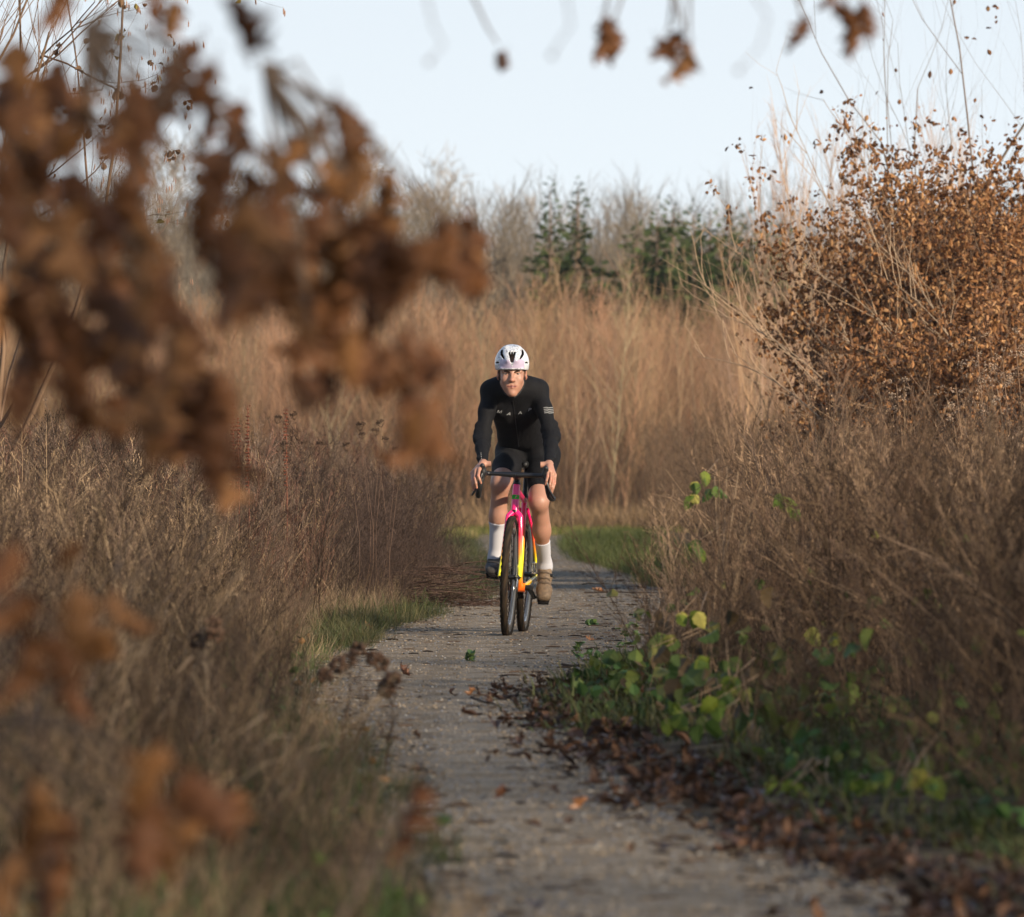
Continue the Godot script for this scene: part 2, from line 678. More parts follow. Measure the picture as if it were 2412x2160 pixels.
func build_far_wood() -> void:
	# bare trees at the far side, grey with distance
	var bark := mat("far_bark", Color.WHITE, 0.9, true)
	var pro := []
	for v in 4:
		rng.seed = 300 + v
		var t := Shape.new()
		t.tube([Vector3.ZERO, Vector3(0.1, 2.0, 0.05), Vector3(0.0, 4.0, 0.1), Vector3(0.1, 6.5, 0)], [0.16, 0.13, 0.10, 0.06], 6, Color(0.22, 0.19, 0.145))
		var c := Shape.new()
		var tips := []
		for b in 15:
			var y := lerpf(0.8, 6.4, b / 14.0)
			var a := rnd(0, TAU)
			limbs(c, Vector3(0.06, y, 0.05), Vector3(cos(a), rnd(0.9, 2.2), sin(a)).normalized(), rnd(1.6, 2.6) * (1.0 if y < 4.0 else 0.8), 0.05, 3, Color(0.235, 0.195, 0.145), tips, 0.6, 4)
		for e in tips:
			var sp: Vector3 = e[0]
			for q in 2:
				c.ribbon([sp, sp + ((e[1] as Vector3) + rdir() * 0.8).normalized() * rnd(0.25, 0.6)], [0.022, 0.008], rdir(), Color(0.27, 0.215, 0.155) * rnd(0.8, 1.15))
		pro.append([t.mesh(), c.mesh()])
	rng.seed = 311
	var k := 0
	for row in [[175.0, 8.2, 15, 0.82], [205.0, 10.2, 15, 0.93], [245.0, 12.8, 15, 1.0]]:
		for q in row[2]:
			var d: float = row[0] + rnd(-8, 8)
			var half := d * 0.0725 + 3.0
			var x := lerpf(-half, half, (q + rnd(0.2, 0.8)) / row[2])
			# the skyline falls from left to right
			var px := x / d * FOCAL + 1206.0
			var drop := lerpf(1.04, 0.84, clampf((px - 850.0) / 900.0, 0, 1))
			var o := thing("bare_tree", "bare pale winter tree of the far wood behind the thicket", "tree", Vector3(x, 0, -d), "bare trees of the far wood")
			var m: Array = pro[k % 4]
			obj("trunk", m[0], bark, o)
			obj("crown", m[1], bark, o)
			var sc: float = row[3] * drop * rnd(0.86, 1.0) * d / 205.0
			o.scale = Vector3(sc * rnd(0.9, 1.2), sc, sc)
			o.rotation.y = rnd(0, TAU)
			k += 1
	# conifers that stand out above them
	var needle := mat("far_needles", Color.WHITE, 0.9, true)
	var con := []
	for v in 3:
		rng.seed = 330 + v
		var t := Shape.new()
		t.tube([Vector3.ZERO, Vector3(0, 6, 0), Vector3(0, 11.5, 0)], [0.2, 0.12, 0.02], 6, Color(0.16, 0.11, 0.08))
		var c := Shape.new()
		var wide: float = [3.3, 2.5, 4.2][v]
		for b in 2400:
			var y := 12.0 * (1.0 - sqrt(rnd(0.0, 1.0)) * 0.92)
			var tier := fposmod(y * [1.25, 0.95, 1.1][v] + 0.15 * sin(y * 7.0), 1.0)
			var reach = wide * pow(1.0 - y / 12.1, 0.72) * (1.08 - [0.3, 0.6, 0.25][v] * tier)
			var a := rnd(0, TAU)
			reach *= 0.75 + 0.3 * sin(a * 3.0 + y * 2.3)
			var o := Vector3(cos(a), 0, sin(a))
			var p = Vector3(0, y, 0) + o * reach * rnd(0.15, 1.0)
			var ln := minf(0.12 + reach * 0.22, 0.5)
			var w := o.cross(Vector3.UP)
			for z in 2:
				var dd := (o + w * rnd(-0.8, 0.8) + Vector3.UP * rnd(-0.15, 0.5)).normalized() * ln
				c.ribbon([p, p + dd * 0.55, p + dd], [ln * 0.3, ln * 0.4, 0.01], rdir(), Color(0.052, 0.072, 0.027) * rnd(0.6, 1.4))
			if b % 12 == 0:
				c.tube([Vector3(0, y - 0.1, 0), p], [0.03, 0.008], 3, Color(0.12, 0.085, 0.05))
		con.append([t.mesh(), c.mesh()])
	rng.seed = 340
	var list := [[1296, 422, 170, 1, "tall thin-crowned conifer, left of a pair rising above the far wood"], [1361, 420, 172, 1, "tall conifer with a bare tip, right of a pair rising above the far wood"], [1548, 474, 168, 0, ""], [1585, 462, 171, 2, ""], [1635, 478, 167, 0, ""], [1672, 484, 172, 2, ""], [1718, 500, 169, 0, ""], [1760, 492, 171, 2, ""], [1800, 508, 168, 0, ""], [480, 565, 230, 2, ""], [545, 560, 235, 0, ""], [1500, 520, 170, 2, ""], [1850, 515, 170, 0, ""]]
	for e in list:
		var d: float = e[2]
		var top := at(e[0], e[1], d)
		var o := thing("conifer", e[4] if e[4] else "dark green conifer in the dense row at the far wood's edge", "conifer", Vector3(top.x, 0, -d), "" if e[4] else "dark conifers of the far wood")
		var m: Array = con[e[3]]
		obj("trunk", m[0], bark, o)
		obj("crown", m[1], needle, o)
		var sc := top.y / 11.8
		o.scale = Vector3(sc, sc, sc)
		o.rotation.y = rnd(0, TAU)
	# the undergrowth at the wood's foot
	var sh := []
	for v in 3:
		sh.append(sapling(4.4, 350 + v, 1.1, 32, 1.5).mesh())
	for v in 3:
		rng.seed = 355 + v
		var r := scatter(560, 173, 232, func(d): return -d * 0.08 - 3.0, func(d): return d * 0.08 + 3.0, 1.3, 1.95, 0.1, func(_p): return Color(0.20, 0.165, 0.125) * rnd(0.5, 1.25))
		stuff("far_undergrowth", "dense grey-brown scrub at the foot of the far wood", "scrub", sh[v], bark, r[0], r[1])


func build_thicket() -> void:
	var bark := mat("sapling_bark", Color.WHITE, 0.75, true)
	var pro := []
	for v in 6:
		pro.append(sapling(3.65, 400 + v, 0.9, 32, [2.2, 1.6, 1.2, 2.4, 1.4, 1.9][v]).mesh())
	var tone := func(_p):
		var w := rnd(0, 1)
		return (Color(0.385, 0.22, 0.132) if w < 0.6 else (Color(0.36, 0.235, 0.13) if w < 0.85 else Color(0.30, 0.20, 0.13))) * rnd(0.65, 1.25)
	for v in 6:
		rng.seed = 410 + v
		var r := scatter(500, 112, 148, func(d): return -d * 0.078 - 2.0, func(d): return d * 0.078 + 2.0, 0.7, 1.15, 0.22, tone)
		stuff("sapling_thicket", "dense thicket of bare salmon-brown saplings closing the view behind the path", "thicket", pro[v], bark, r[0], r[1])
	# the front of the thicket, and stems taller than the rest
	rng.seed = 420
	for k in 24:
		var d := rnd(108, 116)
		var x := lerpf(-8.6, 8.6, (k + rnd(0, 1)) / 24.0)
		var o := obj("sapling", pro[k % 6], null)
		var m := mat("sapling_bark_%d" % (k % 3), [Color(0.36, 0.25, 0.15), Color(0.36, 0.225, 0.145), Color(0.31, 0.25, 0.15)][k % 3], 0.75, true)
		o.material_override = m
		o.position = Vector3(x, 0, -d)
		var sc := rnd(0.9, 1.25)
		o.scale = Vector3(sc, sc, sc)
		o.rotation.y = rnd(0, TAU)
		tag(o, "bare young sapling standing at the front edge of the thicket behind the rider", "sapling", "saplings along the thicket's front")
	for e in [[1345, 640, 104], [1390, 560, 118], [1415, 590, 118], [1470, 600, 116], [1520, 585, 118], [1590, 600, 112], [1640, 575, 110], [1275, 690, 116], [1140, 660, 116], [1230, 640, 122]]:
		var d: float = e[2]
		var top := at(e[0], e[1], d)
		var o := obj("sapling", sapling(top.y, int(e[0]), 0.9, 16, 2.6).mesh(), mat("sapling_bark_0", Color.WHITE, 0.75, true))
		o.position = Vector3(top.x, 0, -d)
		tag(o, "tall slender sapling whose tip stands out above the thicket", "sapling", "tall saplings above the thicket")
	var scrub := mat("dry_stems", Color.WHITE, 0.8, true)
	for v in 3:
		rng.seed = 426 + v
		var sm := weed(1.6, 428 + v, 1.3, false, 1.2).mesh()
		var r := scatter(170, 106, 114, func(d): return -9.5, func(d): return 9.5, 0.6, 1.25, 0.3, func(_p): return Color(0.17, 0.115, 0.078) * rnd(0.5, 1.4))
		stuff("dead_scrub", "dark brown scrub along the foot of the sapling thicket", "scrub", sm, scrub, r[0], r[1])
	# a sunlit skirt of dead grass in front of it and the green strip at the bend
	var straw := leaf_mat("dead_grass", Color(0.4, 0.3, 0.2))
	var green := leaf_mat("live_grass", Color(0.3, 0.4, 0.1))
	var tall := [blades(46, 0.55, 430, 0.012, 0.7, 0.25).mesh(), blades(46, 0.45, 431, 0.012, 0.9, 0.25).mesh()]
	for v in 2:
		rng.seed = 435 + v
		var r := scatter(300, 103, 112, func(d): return -10.0, func(d): return 10.0, 0.7, 1.2, 0.2, func(_p): return Color(0.36, 0.24, 0.13) * rnd(0.5, 1.25))
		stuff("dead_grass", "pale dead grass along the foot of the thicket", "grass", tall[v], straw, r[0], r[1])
	var low := [blades(40, 0.13, 440, 0.007, 0.7, 0.16).mesh(), blades(40, 0.10, 441, 0.007, 1.0, 0.16).mesh()]
	for v in 2:
		rng.seed = 445 + v
		var r := scatter(900, 93, 106, func(d): return path_left(d) - 1.8 if d < 98.0 else -9.0, func(d): return path_left(d) + 0.1 if d < 98.0 else 4.0, 0.8, 1.3, 0.2, func(_p): return (Color(0.16, 0.18, 0.04) if rnd(0, 1) < 0.6 else Color(0.36, 0.28, 0.12)) * rnd(0.7, 1.2))
		stuff("grass_strip", "low green grass at the far bend of the path", "grass", low[v], green, r[0], r[1])


# ---------------------------------------------------------------- plant shapes
func weed(h: float, sd: int, dense := 1.0, seeds := true, spread := 1.0) -> Shape:
	# a dead branching weed: stem, side branches, twiglets with seed husks
	rng.seed = sd
	var s := Shape.new()
	var pts := []
	var rad := []
	var lean := Vector3(rnd(-0.16, 0.16), 1, rnd(-0.16, 0.16)).normalized()
	var p := Vector3.ZERO
	for k in 7:
		pts.append(p)
		rad.append(lerpf(0.0042, 0.0012, k / 6.0))
		lean = (lean + Vector3(rnd(-0.12, 0.12), 0.05, rnd(-0.12, 0.12))).normalized()
		p += lean * h / 6.0
	var c0 := Color(0.62, 0.62, 0.62)
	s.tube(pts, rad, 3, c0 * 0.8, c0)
	var nb := int(15 * dense)
	for b in nb:
		var t := lerpf(0.18, 0.98, (b + rnd(0, 1)) / nb)
		var fi := t * 6.0
		var base: Vector3 = (pts[int(fi)] as Vector3).lerp(pts[mini(int(fi) + 1, 6)], fi - int(fi))
		var a := rnd(0, TAU)
		var out := Vector3(cos(a), 0, sin(a))
		var ln := h * (0.34 * (1.0 - t) + 0.09) * rnd(0.7, 1.2) * spread
		var up := rnd(0.7, 1.5)
		var q := base
		var bp := [q]
		var d := (out + Vector3.UP * up).normalized()
		for k in 3:
			d = (d + Vector3(rnd(-0.2, 0.2), rnd(-0.1, 0.25), rnd(-0.2, 0.2))).normalized()
			q += d * ln / 3.0
			bp.append(q)
		s.tube(bp, [0.0018, 0.0015, 0.0011, 0.0007], 3, c0 * rnd(0.75, 1.1))
		var nt := int(7 * dense)
		for w in nt:
			var u := rnd(0.25, 1.0) * 3.0
			var from: Vector3 = (bp[mini(int(u), 2)] as Vector3).lerp(bp[mini(int(u), 2) + 1], minf(u - mini(int(u), 2), 1.0))
			var td := (d + rdir() * 0.8 + Vector3.UP * 0.3).normalized()
			var tl := rnd(0.02, 0.055) * h
			var cc := c0 * rnd(0.7, 1.25)
			s.ribbon([from, from + td * tl], [0.0018, 0.001], rdir(), cc)
			if seeds:
				for z in 2:
					var e := from + td * tl * rnd(0.4, 1.0)
					var x := rdir() * rnd(0.003, 0.0065)
					var y := rdir() * rnd(0.003, 0.0065)
					s.tri(e - x, e + y, e + x, c0 * rnd(0.6, 1.55))
	return s


func blades(n: int, h: float, sd: int, wide: float, flop: float, root := 0.05) -> Shape:
	rng.seed = sd
	var s := Shape.new()
	for k in n:
		var a := rnd(0, TAU)
		var out := Vector3(cos(a), 0, sin(a))
		var ln := h * rnd(0.45, 1.1)
		var p := out * rnd(0, root) + Vector3(rnd(-root, root), 0, rnd(-root, root))
		var d := (Vector3.UP + out * rnd(0.05, 0.5) * flop).normalized()
		var pts := []
		var wd := []
		for q in 4:
			pts.append(p)
			wd.append(wide * [1.0, 0.9, 0.65, 0.12][q])
			p += d * ln / 3.0
			d = (d + out * rnd(0.1, 0.6) * flop + Vector3.DOWN * rnd(0.0, 0.4) * flop).normalized()
		var g := rnd(0.7, 1.2)
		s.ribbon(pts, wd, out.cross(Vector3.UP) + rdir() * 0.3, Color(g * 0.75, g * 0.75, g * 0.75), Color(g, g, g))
	return s


func culms(n: int, h: float, sd: int) -> Shape:
	# tall dead grass stalks with loose feathery heads
	rng.seed = sd
	var s := Shape.new()
	for k in n:
		var p := Vector3(rnd(-0.1, 0.1), 0, rnd(-0.1, 0.1))
		var d := Vector3(rnd(-0.18, 0.18), 1, rnd(-0.18, 0.18)).normalized()
		var bend := Vector3(rnd(-1, 1), 0, rnd(-1, 1)) * 0.09
		var ln := h * rnd(0.65, 1.1)
		var pts := []
		var wd := []
		for q in 6:
			pts.append(p)
			wd.append([0.0042, 0.0038, 0.0034, 0.003, 0.0024, 0.0012][q])
			p += d * ln / 5.0
			d = (d + bend * (0.4 + q * 0.35)).normalized()
		var g := rnd(0.75, 1.25)
		s.ribbon(pts, wd, rdir(), Color(g, g, g))
		if k % 3 == 0:
			for z in 12:
				var e: Vector3 = (pts[4] as Vector3).lerp(pts[5], rnd(0, 1.0))
				var t := (d + rdir() * 0.7).normalized() * rnd(0.02, 0.05)
				s.ribbon([e, e + t], [0.002, 0.003], rdir(), Color(g, g, g) * 1.1)
		for z in 2:
			# a dead leaf hanging from the stalk
			var e: Vector3 = (pts[1 + z] as Vector3).lerp(pts[2 + z], rnd(0, 1.0))
			var o := Vector3(rnd(-1, 1), 0, rnd(-1, 1)).normalized()
			s.ribbon([e, e + o * 0.06 + Vector3.UP * 0.07, e + o * 0.15 + Vector3.UP * rnd(-0.04, 0.06), e + o * 0.2 + Vector3.UP * rnd(-0.16, 0.0)], [0.004, 0.006, 0.005, 0.001], Vector3.UP.cross(o), Color(g, g, g) * rnd(0.8, 1.15))
	return s


func sapling(h: float, sd: int, thick := 1.0, nb := 16, steep := 2.2) -> Shape:
	# a bare young tree: whippy stem, steep side shoots
	rng.seed = sd
	var s := Shape.new()
	var pts := []
	var rad := []
	var p := Vector3.ZERO
	var d := Vector3(rnd(-0.1, 0.1), 1, rnd(-0.1, 0.1)).normalized()
	for k in 8:
		pts.append(p)
		rad.append(lerpf(0.014, 0.0025, k / 7.0) * thick)
		d = (d + Vector3(rnd(-0.07, 0.07), 0.03, rnd(-0.07, 0.07))).normalized()
		p += d * h / 7.0
	var g := rnd(0.85, 1.1)
	var cc := Color(g, g, g)
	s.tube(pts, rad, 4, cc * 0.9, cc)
	for b in nb:
		var t := lerpf(0.12, 0.93, (b + rnd(0, 1)) / nb) * 7.0
		var k := mini(int(t), 6)
		var base: Vector3 = (pts[k] as Vector3).lerp(pts[k + 1], t - k)
		var a := rnd(0, TAU)
		var dd := (Vector3(cos(a), steep * rnd(0.6, 1.3), sin(a))).normalized()
		var ln := h * (0.30 * (1.0 - t / 7.0) + 0.10) * rnd(0.7, 1.3)
		var q := base
		var bp := []
		for z in 4:
			bp.append(q)
			dd = (dd + Vector3(rnd(-0.15, 0.15), 0.08, rnd(-0.15, 0.15))).normalized()
			q += dd * ln / 3.0
		var bc := cc * rnd(0.85, 1.15)
		s.tube(bp, [0.0055 * thick, 0.0042 * thick, 0.003 * thick, 0.0014 * thick], 3, bc)
		for w in 4:
			var u := rnd(0.3, 2.9)
			var from: Vector3 = (bp[int(u)] as Vector3).lerp(bp[int(u) + 1], u - int(u))
			var td := (dd + rdir() * 0.55).normalized()
			var tl := ln * rnd(0.2, 0.5)
			s.ribbon([from, from + td * tl * 0.5, from + (td + rdir() * 0.1) * tl], [0.004 * thick, 0.003 * thick, 0.0012 * thick], rdir(), bc * 1.1)
	return s


func limbs(s: Shape, p: Vector3, d: Vector3, ln: float, r: float, depth: int, col: Color, tips: Array, steep := 0.25, fork := 3, wander := 0.28) -> void:
	# one limb and, from it, its own smaller limbs
	var pts := [p]
	var rad := [r]
	var n := 4
	for k in n:
		d = (d + rdir() * wander * 0.6 + Vector3.UP * steep * 0.25).normalized()
		p += d * ln / n
		pts.append(p)
		rad.append(lerpf(r, r * 0.5, (k + 1.0) / n))
	var sides := 6 if r > 0.03 else (4 if r > 0.008 else 3)
	if depth <= 0:
		s.ribbon(pts, rad.map(func(x): return x * 2.0), rdir(), col)
		tips.append([pts[2], d])
		tips.append([p, d])
		return
	s.tube(pts, rad, sides, col)
	for f in fork:
		var t := rnd(0.35, 1.0) * n if f < fork - 1 else float(n)
		var k := mini(int(t), n - 1)
		var from: Vector3 = (pts[k] as Vector3).lerp(pts[k + 1], t - k)
		var dd := (d + rdir() * 0.85 + Vector3.UP * steep * 0.5).normalized()
		limbs(s, from, dd, ln * rnd(0.55, 0.8), lerpf(rad[k], rad[k + 1], t - k) * (0.75 if f == fork - 1 else 0.55), depth - 1, col * rnd(0.92, 1.08), tips, steep, fork, wander)


func oak_leaf(ln: float, sd: int, curl := 1.0) -> Shape:
	# a dry lobed leaf, folded along its midrib and curled; the stalk starts at the origin, the blade hangs down -y
	rng.seed = sd
	var s := Shape.new()
	var rows := 15
	var fold := rnd(0.35, 1.25) * curl
	var bendx := rnd(-1.9, 1.9) * curl
	var twist := rnd(-1.5, 1.5) * curl
	var dirn := Vector3.DOWN
	var p := Vector3(0, -0.18 * ln, 0)
	var g0 := rnd(0.85, 1.1)
	var prev := []
	s.tube([Vector3.ZERO, Vector3(rnd(-0.01, 0.01), -0.09 * ln, 0.0), p], [0.0010, 0.0010, 0.0012], 4, Color(0.55, 0.5, 0.42))
	for r in rows + 1:
		var t := float(r) / rows
		var env := sin(pow(t, 0.75) * PI) * 0.30 + 0.015
		var lobes := 0.68 + 0.32 * cos(t * TAU * 4.2 + 0.4)
		var w := ln * env * lerpf(1.0, lobes, smoothstep(0.0, 0.2, t)) * (1.0 if t < 0.98 else 0.4)
		dirn = dirn.rotated(Vector3.RIGHT, bendx / rows).normalized()
		var side := Vector3.RIGHT.rotated(Vector3.UP, twist * t)
		var nn := side.cross(dirn).normalized()
		var ripple := sin(t * 19.0 + sd) * 0.06 * ln
		var row := []
		for q in 5:
			var x := (q - 2) / 2.0
			var lift := absf(x) * absf(x) * fold * w * 0.9 + ripple * x
			row.append(p + side * (x * w * cos(fold * absf(x) * 0.5)) + nn * lift)
		if r > 0:
			for q in 4:
				var g := g0 * rnd(0.82, 1.12)
				s.quad(prev[q], prev[q + 1], row[q + 1], row[q], Color(g, g, g))
		prev = row
		p += dirn * ln * 0.82 / rows
	# smooth the normals of coincident corners
	var acc := {}
	for k in s.v.size():
		var key := (s.v[k] * 100000.0).round()
		acc[key] = acc.get(key, Vector3.ZERO) + s.n[k]
	for k in s.v.size():
		s.n[k] = (acc[(s.v[k] * 100000.0).round()] as Vector3).normalized()
	return s


func small_leaf(ln: float, sd: int, wide := 0.3) -> Shape:
	# a curled leaf of 12 triangles
	rng.seed = sd
	var s := Shape.new()
	var rows := 4
	var bend := rnd(-1.2, 1.2)
	var fold := rnd(0.2, 0.8)
	var d := Vector3.DOWN
	var p := Vector3.ZERO
	var prev := [p, p, p]
	for r in range(1, rows):
		d = d.rotated(Vector3.RIGHT, bend / rows)
		p += d * ln / rows
		var w := ln * wide * sin(PI * r / rows * 0.92)
		var nn := Vector3.RIGHT.cross(d)
		var row := [p - Vector3.RIGHT * w + nn * w * fold, p, p + Vector3.RIGHT * w + nn * w * fold]
		var g := rnd(0.85, 1.15)
		for q in 2:
			if r == 1:
				s.tri(prev[1], row[q + 1], row[q], Color(g, g, g))
			else:
				s.quad(prev[q], prev[q + 1], row[q + 1], row[q], Color(g, g, g))
		prev = row
	p += d.rotated(Vector3.RIGHT, bend / rows) * ln / rows
	for q in 2:
		s.tri(prev[q], prev[q + 1], p, Color(1, 1, 1))
	return s


func spot(p: Vector3, size: float, lean := 0.12) -> Transform3D:
	var b := Basis(Vector3.UP, rnd(0, TAU))
	b = Basis(Vector3(rnd(-1, 1), 0, rnd(-1, 1)).normalized(), rnd(0, lean)) * b
	return Transform3D(b.scaled(Vector3.ONE * size), p)


func leaf_mat(called: String, back: Color, rough := 0.6) -> StandardMaterial3D:
	var m := mat(called, Color.WHITE, rough, true)
	m.metallic_specular = 0.25
	m.backlight_enabled = true
	m.backlight = back.linear_to_srgb()
	return m


# the path's edges: distance from the camera, left, right
const PATH := [[7.0, -0.1, 1.75], [12.0, -0.15, 1.25], [15.0, -0.12, 0.88], [20.0, -0.30, 0.44], [24.0, -0.55, 0.24], [28.7, -0.82, 0.10], [33.0, -0.98, 0.32], [40.0, -0.95, 0.70], [46.0, -0.62, 0.98], [52.0, -0.30, 1.15], [61.0, -0.22, 1.28], [67.0, -0.30, 1.05], [72.0, -0.36, 0.84], [80.0, -0.52, 0.82], [96.0, -0.72, 0.95], [104.0, -1.6, 0.9], [108.0, -4.0, 0.6], [114.0, -9.0, -3.0], [120.0, -16.0, -12.0]]


func path_left(d: float) -> float:
	return curve(PATH, d, 1)


func path_right(d: float) -> float:
	return curve(PATH, d, 2)


func scatter(n: int, d0: float, d1: float, x0: Callable, x1: Callable, size0: float, size1: float, lean: float, tone: Callable, y := 0.0) -> Array:
	# n places between two edges, each with a size and a tint
	var pl := []
	var ti := []
	for k in n:
		var d := rnd(d0, d1)
		var a: float = x0.call(d)
		var b: float = x1.call(d)
		if b <= a:
			continue
		var p := Vector3(rnd(a, b), y, -d)
		pl.append(spot(p, rnd(size0, size1), lean))
		ti.append(tone.call(p))
	return [pl, ti]


# ---------------------------------------------------------------- brush beside the path
func edge_left(d: float) -> float:
	return -d * 0.0735 - 1.2


func edge_right(d: float) -> float:
	return d * 0.0735 + 1.2


func build_left_brush() -> void:
	var dry := mat("dry_stems", Color.WHITE, 0.8, true)
	var straw := leaf_mat("dead_grass", Color(0.4, 0.3, 0.2))
	var green := leaf_mat("live_grass", Color(0.3, 0.4, 0.1))
	var weeds := []
	for v in 7:
		weeds.append(weed(1.0, 500 + v, 1.15).mesh())
	var stalks := []
	for v in 4:
		stalks.append(culms(9, 1.05, 520 + v).mesh())
	var tufts := []
	for v in 3:
		tufts.append(blades(60, 0.6, 530 + v, 0.0045, 1.0, 0.16).mesh())
	var low := []
	for v in 3:
		low.append(blades(46, 0.19, 540 + v, 0.0036, 1.2, 0.16).mesh())
	# taller away from the path
	var tall := func(p: Vector3, a: float, b: float): return lerpf(a, b, smoothstep(0.0, 1.3, path_left(-p.z) - p.x))
	for v in 7:
		rng.seed = 550 + v
		var pl := []
		var ti := []
		for k in 250:
			var d := 37.0 + 36.0 * pow(rnd(0, 1), 1.2)
			var p := Vector3(rnd(edge_left(d), path_left(d) - (0.2 if d < 44.0 else 0.42)), 0, -d)
			pl.append(spot(p, tall.call(p, 0.55, 1.1) * rnd(0.75, 1.2), 0.28))
			ti.append((Color(0.19, 0.133, 0.098) if v < 5 else Color(0.19, 0.10, 0.07)) * rnd(0.4, 1.5) * clump(p))
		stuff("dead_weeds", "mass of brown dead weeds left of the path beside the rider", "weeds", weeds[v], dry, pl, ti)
	for v in 4:
		rng.seed = 560 + v
		var pl := []
		var ti := []
		for k in 280:
			var d := 36.5 + 40.0 * pow(rnd(0, 1), 1.2)
			var p := Vector3(rnd(edge_left(d), path_left(d) - 0.5), 0, -d)
			pl.append(spot(p, tall.call(p, 0.45, 1.0) * rnd(0.6, 1.15), 0.55))
			ti.append(Color(0.50, 0.345, 0.205) * rnd(0.4, 1.3))
		stuff("dead_grass", "tall straw-coloured grass stalks among the weeds left of the path", "grass", stalks[v], straw, pl, ti)
	for v in 3:
		rng.seed = 570 + v
		var pl := []
		var ti := []
		for k in 620:
			var d := 35.5 + 36.0 * pow(rnd(0, 1), 1.3)
			var p := Vector3(rnd(edge_left(d), path_left(d) - 0.15), 0, -d)
			pl.append(spot(p, tall.call(p, 0.4, 1.0) * rnd(0.6, 1.15), 0.4))
			ti.append(Color(0.33, 0.235, 0.145) * rnd(0.5, 1.25))
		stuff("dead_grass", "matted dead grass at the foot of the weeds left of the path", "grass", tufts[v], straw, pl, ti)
	# a shorter, darker stand where the brush meets the path behind the rider
	for v in 2:
		rng.seed = 575 + v
		var pl := []
		var ti := []
		for k in 190:
			var d := rnd(44.5, 54.0)
			var p := Vector3(rnd(path_left(d) - 1.0, path_left(d) - 0.12), 0, -d)
			pl.append(spot(p, lerpf(0.35, 0.85, smoothstep(0.0, 0.5, path_left(d) - p.x)) * rnd(0.75, 1.2), 0.5))
			ti.append(Color(0.115, 0.078, 0.062) * rnd(0.5, 1.4))
		stuff("dead_weeds", "dark twiggy weeds leaning over the left edge of the path", "weeds", weeds[v + 3], dry, pl, ti)
	# green verge
	for v in 3:
		rng.seed = 580 + v
		var pl := []
		var ti := []
		for k in 560:
			var d := rnd(36.0, 46.0) if k < 330 else rnd(50.0, 92.0)
			var wide := 0.85 if d < 47.0 else 0.5
			var p := Vector3(path_left(d) + 0.10 - wide * pow(rnd(0, 1), 1.6), 0, -d)
			if clump(p * 1.7) < 0.8 and rnd(0, 1) < 0.8:
				continue
			pl.append(spot(p, rnd(0.25, 0.9), 0.5))
			ti.append(Color(0.055, 0.088, 0.026).lerp(Color(0.20, 0.155, 0.085), rnd(0, 0.85)) * rnd(0.5, 1.2))
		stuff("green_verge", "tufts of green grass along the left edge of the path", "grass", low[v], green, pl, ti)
	# the heap of dead twigs that reaches onto the path
	var heap := Shape.new()
	rng.seed = 590
	for k in 170:
		var w := Vector3(rnd(-0.55, 0.55), rnd(0.02, 0.36) * rnd(0.2, 1.0), rnd(-0.5, 0.5))
		var d := Vector3(1, rnd(-0.12, 0.25), rnd(-0.6, 0.6)).normalized()
		var pts := []
		var q := w - d * rnd(0.2, 0.4)
		for z in 5:
			pts.append(q)
			q += d * 0.13
			d = (d + rdir() * 0.16).normalized()
			q.y = maxf(q.y, 0.012)
		heap.tube(pts, [0.004, 0.0035, 0.003, 0.002, 0.001], 3, Color(0.07, 0.045, 0.036) * rnd(0.6, 1.4))
		for z in 7:
			var e: Vector3 = pts[1 + z % 4]
			heap.ribbon([e, e + rdir() * 0.09 + Vector3.UP * 0.01], [0.003, 0.001], rdir(), Color(0.08, 0.052, 0.042) * rnd(0.6, 1.4))
	var h := obj("twig_heap", heap.mesh(), dry)
	h.position = Vector3(-0.52, 0.0, -48.5)
	tag(h, "low heap of dark dead twigs reaching onto the path behind the front wheel", "twig heap")
	# single plants that stand out: seed heads on thin stalks, dock spikes
	var heads := []
	for v in 3:
		heads.append(carrot(1.0, 600 + v))
	for e in [[652, 995, 43.5], [695, 986, 42.5], [847, 1013, 46], [853, 1032, 45], [899, 1004, 47], [886, 1024, 46.5], [905, 1041, 45.5], [755, 1056, 43], [717, 1052, 44], [670, 1060, 42], [820, 1060, 44], [938, 1140, 42.5], [935, 1065, 47]]:
		var top := at(e[0], e[1], e[2])
		var o := seed_head(heads[int(e[0]) % 3], top, dry, int(e[0]))
		tag(o, "thin dry stalk with a dark seed head above the brush left of the rider", "seed head stalk", "seed head stalks above the left brush")
	for e in [[548, 950, 42.0], [583, 955, 42.8], [673, 962, 43.4], [560, 985, 41.5]]:
		var top := at(e[0], e[1], e[2])
		var s := Shape.new()
		rng.seed = int(e[0])
		var hh: float = top.y
		s.tube([Vector3.ZERO, Vector3(0.01, hh * 0.5, 0), Vector3(0.0, hh, 0)], [0.005, 0.004, 0.002], 5, Color(0.17, 0.07, 0.045))
		var o := obj("dock_stalk", s.mesh(), dry)
		o.position = Vector3(top.x, 0, top.z)
		var hk := Shape.new()
		for k in 150:
			var y := lerpf(hh * 0.62, hh, rnd(0, 1))
			y = round(y / 0.022) * 0.022
			hk.ball(Vector3(rnd(-1, 1), 0, rnd(-1, 1)).normalized() * rnd(0.004, 0.016) + Vector3(0, y, 0), Vector3.ONE * rnd(0.003, 0.006), Basis.IDENTITY, 3, 4, Color(0.17, 0.06, 0.036) * rnd(0.7, 1.3))
		var hm := obj("husks", hk.mesh(), dry, o)
		hm.set_meta("kind", "stuff")
		tag(o, "red-brown dock spike ringed with husks in the brush left of the rider", "dock", "dock spikes in the left brush")


